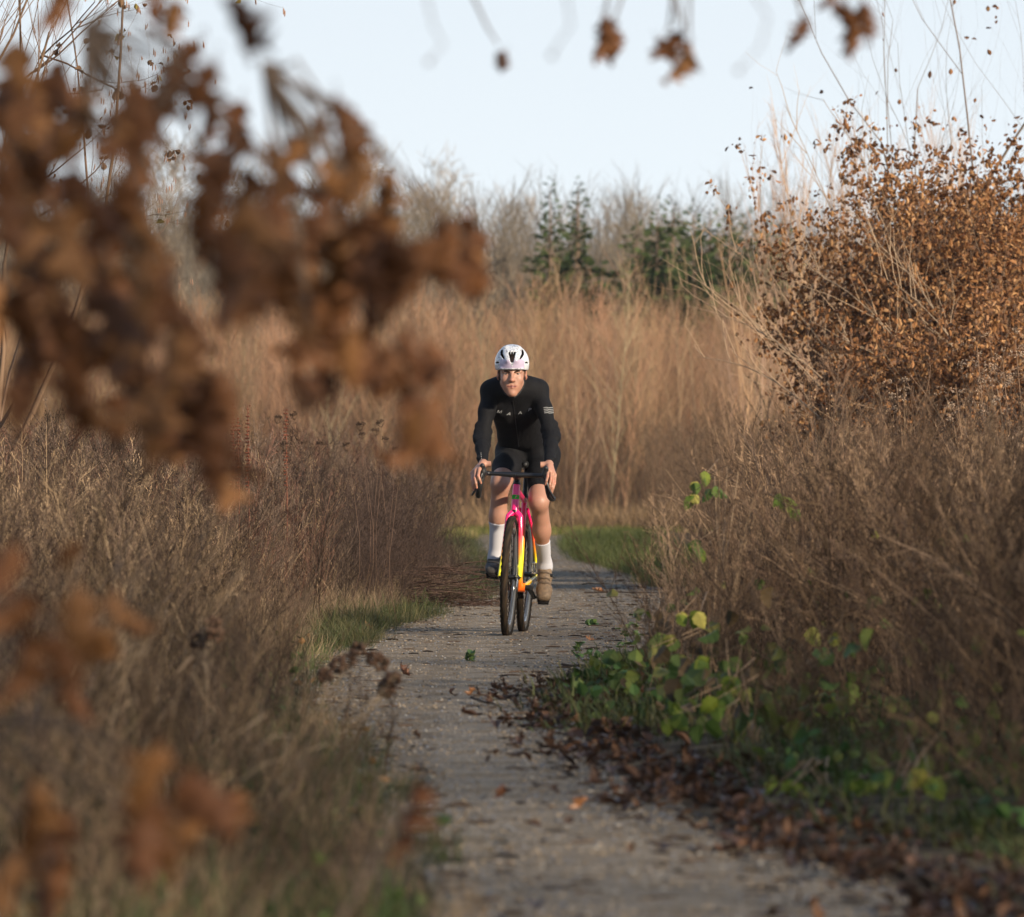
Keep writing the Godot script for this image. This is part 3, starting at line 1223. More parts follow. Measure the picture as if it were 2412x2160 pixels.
func carrot(h: float, sd: int) -> Array:
	# a stalk (unit height) and its cupped seed head
	rng.seed = sd
	var s := Shape.new()
	var k0 := Vector3(rnd(-0.14, 0.14), 0.5, rnd(-0.1, 0.1))
	s.tube([Vector3.ZERO, k0 * Vector3(1, 0.6, 1), k0, Vector3(0, h, 0)], [0.0020, 0.0018, 0.0016, 0.0013], 5, Color(0.13, 0.085, 0.06))
	var c := Shape.new()
	for k in 30:
		var a := rnd(0, TAU)
		var o := Vector3(cos(a), 0, sin(a)) * pow(rnd(0.05, 1), 0.5)
		var e := o * 0.026 + Vector3.UP * rnd(0.034, 0.05)
		c.ribbon([Vector3.ZERO, o * 0.030 + Vector3.UP * 0.022, e], [0.0018, 0.0016, 0.0012], rdir(), Color(0.13, 0.085, 0.055))
		for z in 3:
			c.ball(e + rdir() * 0.006, Vector3.ONE * rnd(0.002, 0.0042), Basis.IDENTITY, 3, 4, Color(0.085, 0.055, 0.038) * rnd(0.6, 1.3))
	return [s, c]


func seed_head(parts: Array, top: Vector3, m: Material, sd: int) -> MeshInstance3D:
	rng.seed = sd
	var s: Shape = Shape.new()
	s.add(parts[0], Transform3D(Basis.IDENTITY.scaled(Vector3(1, top.y, 1)), Vector3.ZERO))
	var o := obj("seed_head_stalk", s.mesh(), m)
	o.position = Vector3(top.x, 0, top.z)
	var c := obj("seed_head", (parts[1] as Shape).mesh(), m, o)
	c.position = Vector3(0, top.y - 0.01, 0)
	c.rotation = Vector3(rnd(-0.3, 0.3), rnd(0, TAU), rnd(-0.3, 0.3))
	var g := rnd(0.8, 1.25)
	c.scale = Vector3(g, g, g)
	return o


func build_right_brush() -> void:
	var dry := mat("dry_stems", Color.WHITE, 0.8, true)
	var straw := leaf_mat("dead_grass", Color(0.4, 0.3, 0.2))
	var green := leaf_mat("live_grass", Color(0.3, 0.4, 0.1))
	var weeds := []
	for v in 6:
		weeds.append(weed(1.0, 620 + v, 1.2, v < 4, 1.2).mesh())
	var stalks := []
	for v in 3:
		stalks.append(culms(8, 1.1, 630 + v).mesh())
	var low := []
	for v in 3:
		low.append(blades(70, 0.15, 640 + v, 0.0045, 0.9, 0.13).mesh())
	var tall := func(p: Vector3, a: float, b: float): return lerpf(a, b, smoothstep(0.0, 1.3, p.x - path_right(-p.z)))
	for v in 6:
		rng.seed = 650 + v
		var pl := []
		var ti := []
		for k in 270:
			var d := 27.0 + 30.0 * rnd(0, 1)
			var a := path_right(d) + (0.42 if d < 36.0 else 0.62)
			var p := Vector3(rnd(a, edge_right(d)), 0, -d)
			pl.append(spot(p, tall.call(p, 0.42, 1.12) * rnd(0.6, 1.15) * lerpf(0.85, 1.12, clump(p) - 0.5), 0.5))
			ti.append([Color(0.15, 0.095, 0.062), Color(0.19, 0.12, 0.078), Color(0.30, 0.20, 0.125), Color(0.10, 0.07, 0.052)][rng.randi() % 4] * rnd(0.6, 1.4) * clump(p))
		stuff("dead_weeds", "mass of brown dead weeds on the right side of the path", "weeds", weeds[v], dry, pl, ti)
	for v in 3:
		rng.seed = 660 + v
		var pl := []
		var ti := []
		for k in 230:
			var d := 30.0 + 30.0 * rnd(0, 1)
			var p := Vector3(rnd(path_right(d) + 0.35, edge_right(d)), 0, -d)
			pl.append(spot(p, tall.call(p, 0.45, 1.05) * rnd(0.6, 1.1), 0.45))
			ti.append(Color(0.34, 0.225, 0.135) * rnd(0.5, 1.25))
		stuff("dead_grass", "straw-coloured stalks among the weeds right of the path", "grass", stalks[v], straw, pl, ti)
	# long bare canes leaning towards the path
	var canes := []
	for v in 4:
		rng.seed = 690 + v
		var s := Shape.new()
		for k in 3:
			var q := Vector3(rnd(-0.1, 0.1), 0, rnd(-0.1, 0.1))
			var dd := Vector3(rnd(-0.7, 0.35), 1.0, rnd(-0.4, 0.5)).normalized()
			var pts := []
			for z in 7:
				pts.append(q)
				q += dd * rnd(0.17, 0.23)
				dd = (dd + Vector3(-0.10, -0.07, 0) + rdir() * 0.05).normalized()
			s.tube(pts, [0.0055, 0.005, 0.0045, 0.004, 0.0035, 0.0025, 0.0015], 4, grey(0.8, 1.2))
			for z in 5:
				var e: Vector3 = pts[2 + z % 5]
				s.ribbon([e, e + (dd + rdir() * 0.9).normalized() * rnd(0.06, 0.2)], [0.003, 0.001], rdir(), grey(0.8, 1.2))
		canes.append(s.mesh())
	for v in 4:
		rng.seed = 695 + v
		var pl := []
		var ti := []
		for k in 34:
			var d := 21.0 + 33.0 * rnd(0, 1)
			var p := Vector3(rnd(path_right(d) + (1.25 if d < 40.0 else 0.7), edge_right(d) + 0.6), 0, -d)
			var b := Basis(Vector3.UP, rnd(-0.6, 0.6))
			pl.append(Transform3D(b.scaled(Vector3.ONE * rnd(0.5, 1.0)), p))
			ti.append(Color(0.25, 0.165, 0.105) * rnd(0.45, 1.35))
		stuff("bare_canes", "bare tan canes leaning to the left out of the right-hand brush", "canes", canes[v], dry, pl, ti)
	var specks := small_leaf(0.05, 77, 0.42).mesh()
	rng.seed = 699
	var gp := []
	var gt := []
	for k in 420:
		var d := 18.0 + 30.0 * rnd(0, 1)
		var x := rnd(path_right(d) + 0.45, edge_right(d))
		gp.append(Transform3D(Basis(rdir(), rnd(0, TAU)).scaled(Vector3.ONE * rnd(0.6, 1.3)), Vector3(x, rnd(0.05, 0.75) * smoothstep(0.2, 1.4, x - path_right(d)), -d)))
		gt.append(Color(0.11, 0.16, 0.035).lerp(Color(0.24, 0.24, 0.05), rnd(0, 1)) * rnd(0.6, 1.2))
	stuff("green_leaves", "small green leaves sprinkled through the brush right of the path", "leaves", specks, leaf_mat("herb_leaf", Color(0.2, 0.4, 0.08)), gp, gt)
	# brush between the path and the thicket, further off
	for v in 3:
		rng.seed = 665 + v
		var pl := []
		var ti := []
		for k in 260:
			var d := rnd(58.0, 104.0)
			var p := Vector3(rnd(path_right(d) + 1.0, edge_right(d)), 0, -d)
			pl.append(spot(p, tall.call(p, 0.7, 1.35) * rnd(0.7, 1.25), 0.3))
			ti.append(Color(0.25, 0.165, 0.105) * rnd(0.6, 1.3))
		stuff("dead_weeds", "dead weeds behind the rider on the right of the far path", "weeds", weeds[v], dry, pl, ti)
		pl = []
		ti = []
		for k in 220:
			var d := rnd(60.0, 108.0)
			var p := Vector3(rnd(edge_left(d), path_left(d) - 0.5), 0, -d)
			pl.append(spot(p, rnd(0.7, 1.3), 0.3))
			ti.append(Color(0.25, 0.165, 0.105) * rnd(0.6, 1.3))
		stuff("dead_weeds", "dead weeds behind the rider on the left of the far path", "weeds", weeds[v + 3], dry, pl, ti)
	for v in 3:
		rng.seed = 670 + v
		var pl := []
		var ti := []
		for k in 520:
			var d := rnd(56.0, 96.0)
			var p := Vector3(path_right(d) - 0.05 + 1.0 * pow(rnd(0, 1), 1.3), 0, -d)
			pl.append(spot(p, rnd(0.7, 1.3), 0.25))
			ti.append(Color(0.085, 0.115, 0.03).lerp(Color(0.24, 0.2, 0.09), rnd(0, 0.5)) * rnd(0.7, 1.2))
		stuff("green_verge", "strip of green grass along the right edge of the far path", "grass", low[v], green, pl, ti)
	# single stalks and plumes in front
	var heads := []
	for v in 3:
		heads.append(carrot(1.0, 680 + v))
	for e in [[1951, 834, 40.0], [1940, 866, 39.5], [1892, 902, 39.8], [2018, 940, 39.0], [1942, 1004, 38.6], [1831, 1046, 38.8], [2028, 968, 39.4], [1800, 1020, 40.2], [1913, 918, 41.0], [1846, 1022, 40.4], [1985, 948, 41.5]]:
		var top := at(e[0], e[1], e[2])
		var o := seed_head(heads[int(e[0]) % 3], top, dry, int(e[0]))
		tag(o, "thin dry stalk with a cupped seed head in front of the orange shrubs", "seed head stalk", "seed head stalks in front of the orange shrubs")
	for e in [[2310, 815, 39.0, 0.30], [2370, 845, 38.4, 0.26], [2400, 800, 39.6, 0.3], [2260, 905, 38.2, 0.24], [2120, 905, 38.8, 0.16], [2345, 900, 37.6, 0.26], [2215, 1100, 34.0, 0.18], [2330, 1120, 34.0, 0.22], [2390, 1010, 36.0, 0.26]]:
		var top := at(e[0], e[1], e[2])
		rng.seed = int(e[0])
		var s := Shape.new()
		s.tube([Vector3(rnd(0.0, 0.15), 0, 0), Vector3(0.04, top.y * 0.6, 0), Vector3(-0.02, top.y, 0)], [0.005, 0.004, 0.002], 5, Color(0.22, 0.14, 0.09))
		var o := obj("goldenrod", s.mesh(), dry)
		o.position = Vector3(top.x, 0, top.z)
		var pm := Shape.new()
		var sz: float = e[3]
		for b in 16:
			var y := rnd(-sz, sz * 0.1)
			var a := rnd(0, TAU)
			var dd := Vector3(cos(a), 0.7, sin(a)).normalized()
			var q := Vector3(-0.02, top.y + y, 0)
			var pts := []
			for z in 4:
				pts.append(q)
				q += dd * sz * 0.16
				dd = (dd + Vector3.DOWN * 0.3).normalized()
			pm.ribbon(pts, [0.002, 0.002, 0.0015, 0.001], rdir(), Color(0.20, 0.13, 0.09))
			for z in 26:
				var p: Vector3 = (pts[1] as Vector3).lerp(pts[3], rnd(0, 1)) + rdir() * 0.012
				var x := rdir() * 0.006
				var w := rdir() * 0.005
				pm.tri(p - x, p + w, p + x, Color(0.34, 0.25, 0.18) * rnd(0.5, 1.5))
		var hm := obj("plume", pm.mesh(), dry, o)
		hm.set_meta("kind", "stuff")
		tag(o, "dead goldenrod with a drooping fluffy plume beneath the orange shrubs", "goldenrod", "dead goldenrods on the right")


func build_left_tree() -> void:
	# a hazel hung with catkins, at the left edge of the view
	rng.seed = 700
	var bark := mat("hazel_bark", Color.WHITE, 0.8, true)
	var o := thing("hazel_tree", "bare hazel hung with catkins behind the blurred oak leaves", "tree", Vector3(-3.7, 0, -45.0))
	var tips := []
	for k in 11:
		var s := Shape.new()
		var t0 := tips.size()
		var lean := lerpf(-0.5, 0.62, k / 10.0)
		limbs(s, Vector3(rnd(-0.15, 0.15), 0, rnd(-0.15, 0.15)), Vector3(lean + rnd(-0.08, 0.08), 1.5, rnd(-0.3, 0.3)).normalized(), rnd(2.1, 2.9), 0.03, 4, Color(0.20, 0.13, 0.085), tips, 0.45, 3, 0.22)
		obj("trunk" if k == 0 else "stem", s.mesh(), bark, o)
	# shoots that reach out to the right into the sky
	for e in [[140, 130, 330, 80], [110, 150, 300, 45], [150, 100, 270, 10], [160, 90, 310, 210], [120, 200, 240, 190], [150, 470, 260, 430], [170, 560, 340, 555], [120, 420, 215, 330], [120, 620, 330, 590], [100, 520, 250, 500]]:
		var a := at(e[0] - 60, e[1] + 40, 45.0) - o.position
		var b := at(e[2], e[3], 44.6) - o.position
		var s := Shape.new()
		limbs(s, a, ((b - a) + Vector3(0, 0.06, 0)).normalized(), (b - a).length(), 0.008, 2, Color(0.17, 0.11, 0.08), tips, 0.1, 3, 0.3)
		obj("shoot", s.mesh(), bark, o)
	var cat := Shape.new()
	cat.tube([Vector3.ZERO, Vector3(0.002, -0.008, 0)], [0.0007, 0.0007], 3, Color(0.3, 0.2, 0.14))
	cat.tube([Vector3(0.002, -0.008, 0), Vector3(0.003, -0.016, 0), Vector3(0.003, -0.034, 0.002), Vector3(0.002, -0.042, 0.002)], [0.001, 0.0034, 0.0034, 0.001], 6, Color(0.34, 0.20, 0.14))
	var pl := []
	var ti := []
	var leafp := []
	var leaft := []
	for e in tips:
		var p: Vector3 = e[0]
		if rnd(0, 1) < 0.8:
			for q in 2:
				pl.append(Transform3D(Basis(rdir(), rnd(0, 0.3)).scaled(Vector3.ONE * rnd(0.8, 1.3)), p + rdir() * 0.01))
				ti.append(grey(0.7, 1.25, 0.1))
		if rnd(0, 1) < 0.16:
			for q in 3:
				leafp.append(Transform3D(Basis(rdir(), rnd(0, TAU)).scaled(Vector3.ONE * rnd(0.6, 1.2)), p + rdir() * 0.03))
				leaft.append((Color(0.17, 0.10, 0.055) if rnd(0, 1) < 0.85 else Color(0.34, 0.26, 0.06)) * rnd(0.5, 1.4))
	stuff("catkins", "", "", cat.mesh(), mat("catkin", Color.WHITE, 0.8, true), pl, ti, o)
	stuff("withered_leaves", "", "", small_leaf(0.055, 3, 0.36).mesh(), leaf_mat("withered_leaf", Color(0.4, 0.25, 0.12)), leafp, leaft, o)


func shrub(o: Node3D, h: float, wide: float, stems: int, leaves: int, singles: int, ln: float, tones: Array, bark: Material, leafm: Material, kinds: Array, base := 0.12) -> void:
	# stems with limbs; the leaves nearest the path one by one, the others as one mass
	var tips := []
	for k in stems:
		var a := TAU * k / stems + rnd(-0.4, 0.4)
		var s := Shape.new()
		limbs(s, Vector3(cos(a), 0, sin(a)) * 0.12, Vector3(cos(a) * wide / h, 1.0, sin(a) * wide / h).normalized(), h * 0.46, 0.02, 3, Color(0.27, 0.195, 0.135), tips, 0.5, 4, 0.25)
		obj("stem", s.mesh(), bark, o)
	var spots := []
	for k in leaves:
		var e: Array = tips[rng.randi() % tips.size()]
		var p: Vector3 = e[0] + rdir() * rnd(0.0, 0.09)
		if p.y < base:
			p.y = rnd(base, h * 0.4)
		spots.append(Transform3D(Basis(rdir(), rnd(0, TAU)).scaled(Vector3.ONE * rnd(0.5, 1.3)), p))
	spots.sort_custom(func(x, y): return x.origin.z > y.origin.z)
	var pl := [[], [], []]
	var ti := [[], [], []]
	for k in spots.size():
		if k < singles:
			var lf := obj("leaf", kinds[k % 3], [mats["leaf_tone_0"], mats["leaf_tone_1"], mats["leaf_tone_2"], mats["leaf_tone_3"]][rng.randi() % 4], o)
			lf.transform = spots[k]
		else:
			pl[k % 3].append(spots[k])
			ti[k % 3].append((tones[rng.randi() % tones.size()] as Color) * rnd(0.6, 1.3))
	for v in 3:
		if pl[v].size():
			stuff("foliage", "", "", kinds[v], leafm, pl[v], ti[v], o)


func build_right_shrubs() -> void:
	var bark := mat("shrub_bark", Color.WHITE, 0.8, true)
	var leafm := leaf_mat("autumn_leaf", Color(0.55, 0.28, 0.1), 0.5)
	var tones := [Color(0.36, 0.175, 0.072), Color(0.47, 0.265, 0.12), Color(0.235, 0.115, 0.053), Color(0.14, 0.075, 0.042)]
	for k in 4:
		var m := leaf_mat("leaf_tone_%d" % k, Color(0.55, 0.28, 0.1), 0.5)
		m.albedo_color = tones[k].linear_to_srgb()
	var kinds := [small_leaf(0.050, 801, 0.30).mesh(), small_leaf(0.042, 802, 0.34).mesh(), small_leaf(0.056, 803, 0.24).mesh()]
	# distance, place in the picture, height, spread
	var list := [
		[59.0, 2110, 2.75, 0.3, "orange-leaved shrub at the left end of the row right of the path"],
		[60.0, 2175, 3.5, 0.42, "tallest orange-leaved shrub with a pointed top right of the path"],
		[58.0, 2275, 3.3, 0.55, "broad orange-leaved shrub beside the tallest one, glowing in the sun"],
		[59.0, 2375, 3.2, 0.75, "orange-leaved shrub below the bare forked sapling"],
		[60.0, 2450, 3.10, 0.9, "orange-leaved shrub cut by the right edge of the view"],
		[54.0, 2150, 1.75, 0.5, "low dark brown-leaved shrub in front of the tallest orange one"],
		[53.5, 2260, 1.85, 0.65, "low orange-leaved shrub behind the dead goldenrod plumes"],
		[53.0, 2380, 2.20, 0.90, "orange-leaved shrub in front of the one at the right edge"],
		[57.0, 2050, 1.8, 0.22, "small brown-leaved shrub where the row meets the thicket"]]
	for k in list.size():
		var e: Array = list[k]
		var d: float = e[0]
		rng.seed = 810 + k
		var o := thing("beech_shrub", e[4], "shrub", Vector3((e[1] - 1206.0) / FOCAL * d, 0, -d), "orange shrubs right of the path")
		shrub(o, e[2], e[3], 8, 8600 if e[2] > 2.5 else 6000, 290 if k != 8 else 120, 0.075, tones if k != 5 else [tones[2], tones[3], tones[0]], bark, leafm, kinds)
	# pale whips behind the shrubs
	var whip := mat("sapling_bark", Color.WHITE, 0.75, true)
	var pro := []
	for v in 4:
		pro.append(sapling(4.8, 830 + v, 0.8, 26, 3.2).mesh())
	var wm := [mat("whip_0", Color(0.52, 0.33, 0.19), 0.75, true), mat("whip_1", Color(0.44, 0.29, 0.20), 0.75, true)]
	rng.seed = 840
	for k in 30:
		var px := lerpf(1700.0, 2330.0, (k + rnd(0, 1)) / 30.0)
		var d := rnd(70.0, 88.0)
		var o := obj("sapling", pro[k % 4], wm[k % 2])
		var top := at(px, lerpf(640.0, 330.0, smoothstep(1700.0, 1900.0, px)) + rnd(-120, 110), d)
		o.position = Vector3(top.x, 0, -d)
		var sc := top.y / 4.8
		o.scale = Vector3(sc, sc, sc)
		o.rotation = Vector3(rnd(-0.05, 0.05), rnd(0, TAU), rnd(-0.05, 0.05))
		tag(o, "pale upright whip rising into the sky behind the orange shrubs", "sapling", "pale whips behind the orange shrubs")
	# branches that arch out to the left of the shrubs
	rng.seed = 850
	for e in [[2010, 1000, 1560, 610, 57.0], [2080, 1020, 1700, 560, 58.0], [1990, 940, 1620, 720, 56.0], [2100, 900, 1850, 250, 61.0], [2180, 760, 1960, 250, 61.0], [1960, 1010, 1640, 840, 55.0], [2190, 900, 1880, 620, 55.5], [2250, 820, 2040, 560, 56.0], [2330, 930, 2060, 640, 55.0], [2280, 1000, 1960, 800, 54.5]]:
		var d: float = e[4]
		var a := at(e[0], e[1], d)
		var b := at(e[2], e[3], d + 0.6)
		var root := Vector3(a.x + 0.35, 0, a.z)
		var s := Shape.new()
		var pts := []
		var rad := []
		for q in 9:
			var t := q / 8.0
			pts.append(root.lerp(a, minf(t * 3.0, 1.0)) if t < 0.34 else a.lerp(b, (t - 0.34) / 0.66) + Vector3(0, 0.14 * sin((t - 0.34) / 0.66 * PI), 0))
			rad.append(lerpf(0.010, 0.002, t))
		for q in 9:
			pts[q] -= root
		s.tube(pts, rad, 5, Color(0.32, 0.23, 0.15))
		var tips := []
		for q in 10:
			var t := rnd(3.2, 7.8)
			var from: Vector3 = (pts[int(t)] as Vector3).lerp(pts[int(t) + 1], t - int(t))
			var dd := ((b - a).normalized() + rdir() * 0.7 + Vector3.UP * 0.3).normalized()
			limbs(s, from, dd, rnd(0.25, 0.6), 0.0045, 1, Color(0.40, 0.28, 0.18), tips, 0.2, 2, 0.25)
		var o := obj("arching_branch", s.mesh(), bark)
		o.position = root
		tag(o, "long bare branch arching up to the left out of the orange shrubs", "branch", "arching branches of the shrub row")
	# the bare forked sapling at the right, a few leaves left on it
	rng.seed = 860
	var o2 := thing("forked_sapling", "bare forked young oak with a few orange leaves at the right edge", "tree", Vector3((2320.0 - 1206.0) / FOCAL * 62.0, 0, -62.0))
	var tips2 := []
	for e in [[0.02, 1.0, 3.4, 0.035], [-0.34, 1.0, 2.6, 0.022], [0.2, 1.0, 3.0, 0.03], [-0.18, 1.0, 2.9, 0.022], [0.34, 1.0, 2.7, 0.022]]:
		var s := Shape.new()
		limbs(s, Vector3(0, 0, 0), Vector3(e[0], e[1], rnd(-0.2, 0.2)).normalized(), e[2], e[3], 4, Color(0.20, 0.155, 0.12), tips2, 0.42, 3, 0.2)
		obj("stem", s.mesh(), bark, o2)
	for k in 120:
		var e: Array = tips2[rng.randi() % tips2.size()]
		var lf := obj("leaf", kinds[k % 3], mats["leaf_tone_%d" % (k % 4)], o2)
		lf.transform = Transform3D(Basis(rdir(), rnd(0, TAU)).scaled(Vector3.ONE * rnd(0.8, 1.5)), e[0])
	# the oak whose branches hang into the view; its crown dapples them
	rng.seed = 95
	var near := thing("roadside_oak", "young oak just right of the camera whose crown dapples the near leaves", "tree", Vector3(2.5, 0, -5.7))
	shrub(near, 4.2, 0.75, 7, 1500, 0, 0.1, tones, bark, leafm, [small_leaf(0.10, 804, 0.32).mesh(), small_leaf(0.09, 805, 0.34).mesh(), small_leaf(0.11, 806, 0.3).mesh()])
	# trees beside the photographer, out of view on the right, that shade the near path
	for e in [[7.4, 8.5, 6.0, 2.0, "leafy oak right of the camera, nearest the photographer"], [8.4, 12.0, 6.4, 2.2, "leafy oak right of the camera, second from the photographer"], [7.4, 15.0, 5.8, 1.9, "leafy oak right of the camera, third from the photographer"], [8.0, 18.0, 5.6, 1.9, "leafy oak right of the camera, furthest of four"]]:
		rng.seed = int(e[1] * 10)
		var o := thing("roadside_oak", e[4], "tree", Vector3(e[0], 0, -e[1]))
		shrub(o, e[2], e[3], 8, 7000, 0, 0.1, tones, bark, leafm, kinds)


func build_foreground() -> void:
	var dry := mat("dry_stems", Color.WHITE, 0.8, true)
	var straw := leaf_mat("dead_grass", Color(0.4, 0.3, 0.2))
	var green := leaf_mat("live_grass", Color(0.3, 0.4, 0.1))
	var weeds := []
	for v in 4:
		weeds.append(weed(0.85, 900 + v, 1.0, true, 1.2).mesh())
	var tufts := []
	for v in 3:
		tufts.append(blades(56, 0.34, 910 + v, 0.0045, 1.0, 0.13).mesh())
	# left: mixed grass and weeds, low and out of focus
	for v in 3:
		rng.seed = 920 + v
		var pl := []
		var ti := []
		for k in 400:
			var d := 11.0 + 26.0 * rnd(0, 1)
			var p := Vector3(rnd(edge_left(d), path_left(d) + 0.05), 0, -d)
			var away := smoothstep(0.0, 0.8, path_left(d) - p.x)
			pl.append(spot(p, lerpf(0.5, 1.0, away) * rnd(0.5, 1.15), 0.6))
			ti.append([Color(0.075, 0.105, 0.032), Color(0.25, 0.18, 0.11), Color(0.06, 0.09, 0.03), Color(0.15, 0.105, 0.07)][rng.randi() % 4] * rnd(0.5, 1.3) * clump(p))
		stuff("rough_grass", "rough green and straw-coloured grass in the near left", "grass", tufts[v], green if v == 0 else straw, pl, ti)
	for v in 4:
		rng.seed = 930 + v
		var pl := []
		var ti := []
		for k in 330:
			var d := 12.5 + 24.5 * rnd(0, 1)
			var p := Vector3(rnd(edge_left(d), path_left(d) - 0.1), 0, -d)
			pl.append(spot(p, lerpf(0.45, 1.05, smoothstep(0.0, 0.9, path_left(d) - p.x)) * lerpf(0.62, 1.0, smoothstep(18.0, 32.0, d)) * rnd(0.6, 1.2), 0.45))
			ti.append([Color(0.17, 0.115, 0.078), Color(0.11, 0.075, 0.056), Color(0.28, 0.195, 0.12)][rng.randi() % 3] * rnd(0.5, 1.4) * clump(p))
		stuff("dead_weeds", "dead weeds out of focus in the near left", "weeds", weeds[v], dry, pl, ti)
	for v in 3:
		rng.seed = 940 + v
		var pl := []
		var ti := []
		var cm := culms(7, 0.8, 946 + v).mesh()
		for k in 55:
			var d := 15.0 + 23.0 * rnd(0, 1)
			var p := Vector3(rnd(edge_left(d), path_left(d) - 0.05), 0, -d)
			pl.append(spot(p, lerpf(0.5, 1.1, smoothstep(0.0, 0.9, path_left(d) - p.x)) * rnd(0.5, 1.1), 0.6))
			ti.append([Color(0.36, 0.26, 0.16), Color(0.20, 0.14, 0.09), Color(0.08, 0.06, 0.047)][rng.randi() % 3] * rnd(0.6, 1.25))
		stuff("dead_grass", "bent dead stalks, pale and dark, in the near left", "grass", cm, straw, pl, ti)
	rng.seed = 945
	var gp := []
	var gt := []
	for k in 800:
		var d := 12.0 + 26.0 * rnd(0, 1)
		var x := rnd(edge_left(d), path_left(d))
		gp.append(Transform3D(Basis(rdir(), rnd(0, TAU)).scaled(Vector3.ONE * rnd(0.4, 0.9)), Vector3(x, rnd(0.02, 0.18), -d)))
		gt.append((Color(0.065, 0.095, 0.03) if rnd(0, 1) < 0.6 else Color(0.24, 0.13, 0.06)) * rnd(0.5, 1.3))
	stuff("low_leaves", "green herb leaves and fallen brown ones among the grass in the near left", "leaves", small_leaf(0.055, 78, 0.45).mesh(), leaf_mat("herb_leaf", Color(0.2, 0.4, 0.08)), gp, gt)
	for v in 4:
		rng.seed = 960 + v
		var pl := []
		var ti := []
		for k in 210:
			var d := 17.0 + 13.0 * rnd(0, 1)
			var p := Vector3(rnd(path_right(d) + 0.5, edge_right(d) + 0.4), 0, -d)
			pl.append(spot(p, lerpf(0.35, 1.12, smoothstep(0.1, 1.1, p.x - path_right(d) - 0.4)) * rnd(0.7, 1.25), 0.75))
			ti.append([Color(0.14, 0.088, 0.058), Color(0.085, 0.058, 0.042), Color(0.25, 0.165, 0.10)][rng.randi() % 3] * rnd(0.5, 1.4) * clump(p))
		stuff("bramble_tangle", "tangle of brown brambles and dead weeds in the near right", "brambles", weeds[v], dry, pl, ti)
	# right verge: low green herbs and grass under the tangle
	var low := [blades(60, 0.12, 970, 0.006, 1.2, 0.14).mesh(), blades(60, 0.09, 971, 0.008, 1.4, 0.16).mesh()]
	for v in 2:
		rng.seed = 975 + v
		var pl := []
		var ti := []
		for k in 700:
			var d := 14.0 + 20.0 * rnd(0, 1)
			var off := 0.42 if d < 25.0 else 0.12
			var p := Vector3(path_right(d) + off + rnd(0, 1.15), 0, -d)
			pl.append(spot(p, rnd(0.5, 1.25), 0.35))
			ti.append(Color(0.055, 0.10, 0.03).lerp(Color(0.17, 0.13, 0.06), rnd(0, 0.9)) * rnd(0.5, 1.2))
		stuff("green_verge", "green grass and herbs along the right edge of the near path", "grass", low[v], green, pl, ti)
	rng.seed = 979
	gp = []
	gt = []
	for k in 1100:
		var d := 14.0 + 18.0 * rnd(0, 1)
		var x := path_right(d) + (0.45 if d < 25.0 else 0.12) + rnd(0, 1.2)
		gp.append(Transform3D(Basis(rdir(), rnd(0, TAU)).scaled(Vector3.ONE * rnd(0.4, 1.1)), Vector3(x, rnd(0.02, 0.16), -d)))
		gt.append((Color(0.06, 0.11, 0.032) if rnd(0, 1) < 0.7 else Color(0.14, 0.17, 0.04)) * rnd(0.5, 1.4))
	stuff("herb_leaves", "low green herb leaves along the right verge of the near path", "leaves", broad_leaf(0.06, 79).mesh(), leaf_mat("herb_leaf", Color(0.2, 0.4, 0.08)), gp, gt)
	rng.seed = 981
	gp = []
	gt = []
	for k in 230:
		var d := rnd(22.5, 30.0)
		var x := path_right(d) + 0.30 + 0.95 * pow(rnd(0, 1), 1.2)
		var up := rnd(0.04, 0.5) * rnd(0.3, 1.0)
		var b := Basis(Vector3.UP, rnd(-1.2, 1.2)) * Basis(Vector3.RIGHT, rnd(-1.0, 0.6)) * Basis(Vector3(0, 0, 1), rnd(-0.9, 0.9))
		gp.append(Transform3D(b.scaled(Vector3.ONE * rnd(0.5, 1.15)), Vector3(x, up + 0.06, -d)))
		gt.append([Color(0.11, 0.14, 0.032), Color(0.07, 0.105, 0.028), Color(0.17, 0.16, 0.045), Color(0.13, 0.085, 0.045)][rng.randi() % 4] * rnd(0.45, 1.2))
	stuff("bramble_foliage", "yellowing bramble leaves tangled at the foot of the right-hand brush", "leaves", broad_leaf(0.08, 80).mesh(), leaf_mat("herb_leaf", Color(0.2, 0.4, 0.08)), gp, gt)
	# fallen leaves
	var lit := leaf_mat("wet_leaf", Color(0.3, 0.14, 0.06), 0.38)
	var fl := [small_leaf(0.066, 951, 0.32).mesh(), small_leaf(0.056, 952, 0.38).mesh(), oak_leaf(0.080, 953, 1.2).mesh()]
	for v in 3:
		rng.seed = 955 + v
		var pl := []
		var ti := []
		for k in 1050:
			var d := 12.5 + 19.0 * rnd(0, 1)
			var u := rnd(0, 1)
			var x := path_right(d) + 0.10 * sin(d * 2.1) + 0.07 * sin(d * 5.3) - 0.38 * pow(u, 5.0) + 1.5 * pow(rnd(0, 1), 1.3) * u
			if rnd(0, 1) < 0.008:
				x = rnd(path_left(d) - 0.3, path_right(d))
			var b := Basis(Vector3.RIGHT, PI / 2.0 + rnd(-0.5, 0.5))
			b = Basis(Vector3.UP, rnd(0, TAU)) * b
			pl.append(Transform3D(b.scaled(Vector3.ONE * (0.45 + 0.7 * pow(rnd(0, 1), 2.0))), Vector3(x, rnd(0.018, 0.05), -d)))
			var w := rnd(0, 1)
			ti.append((Color(0.075, 0.043, 0.03) if w < 0.66 else (Color(0.17, 0.09, 0.05) if w < 0.84 else Color(0.06, 0.048, 0.046))) * rnd(0.5, 1.3))
		stuff("leaf_litter", "wet brown fallen leaves heaped along the right edge of the near path", "leaves", fl[v], lit, pl, ti)
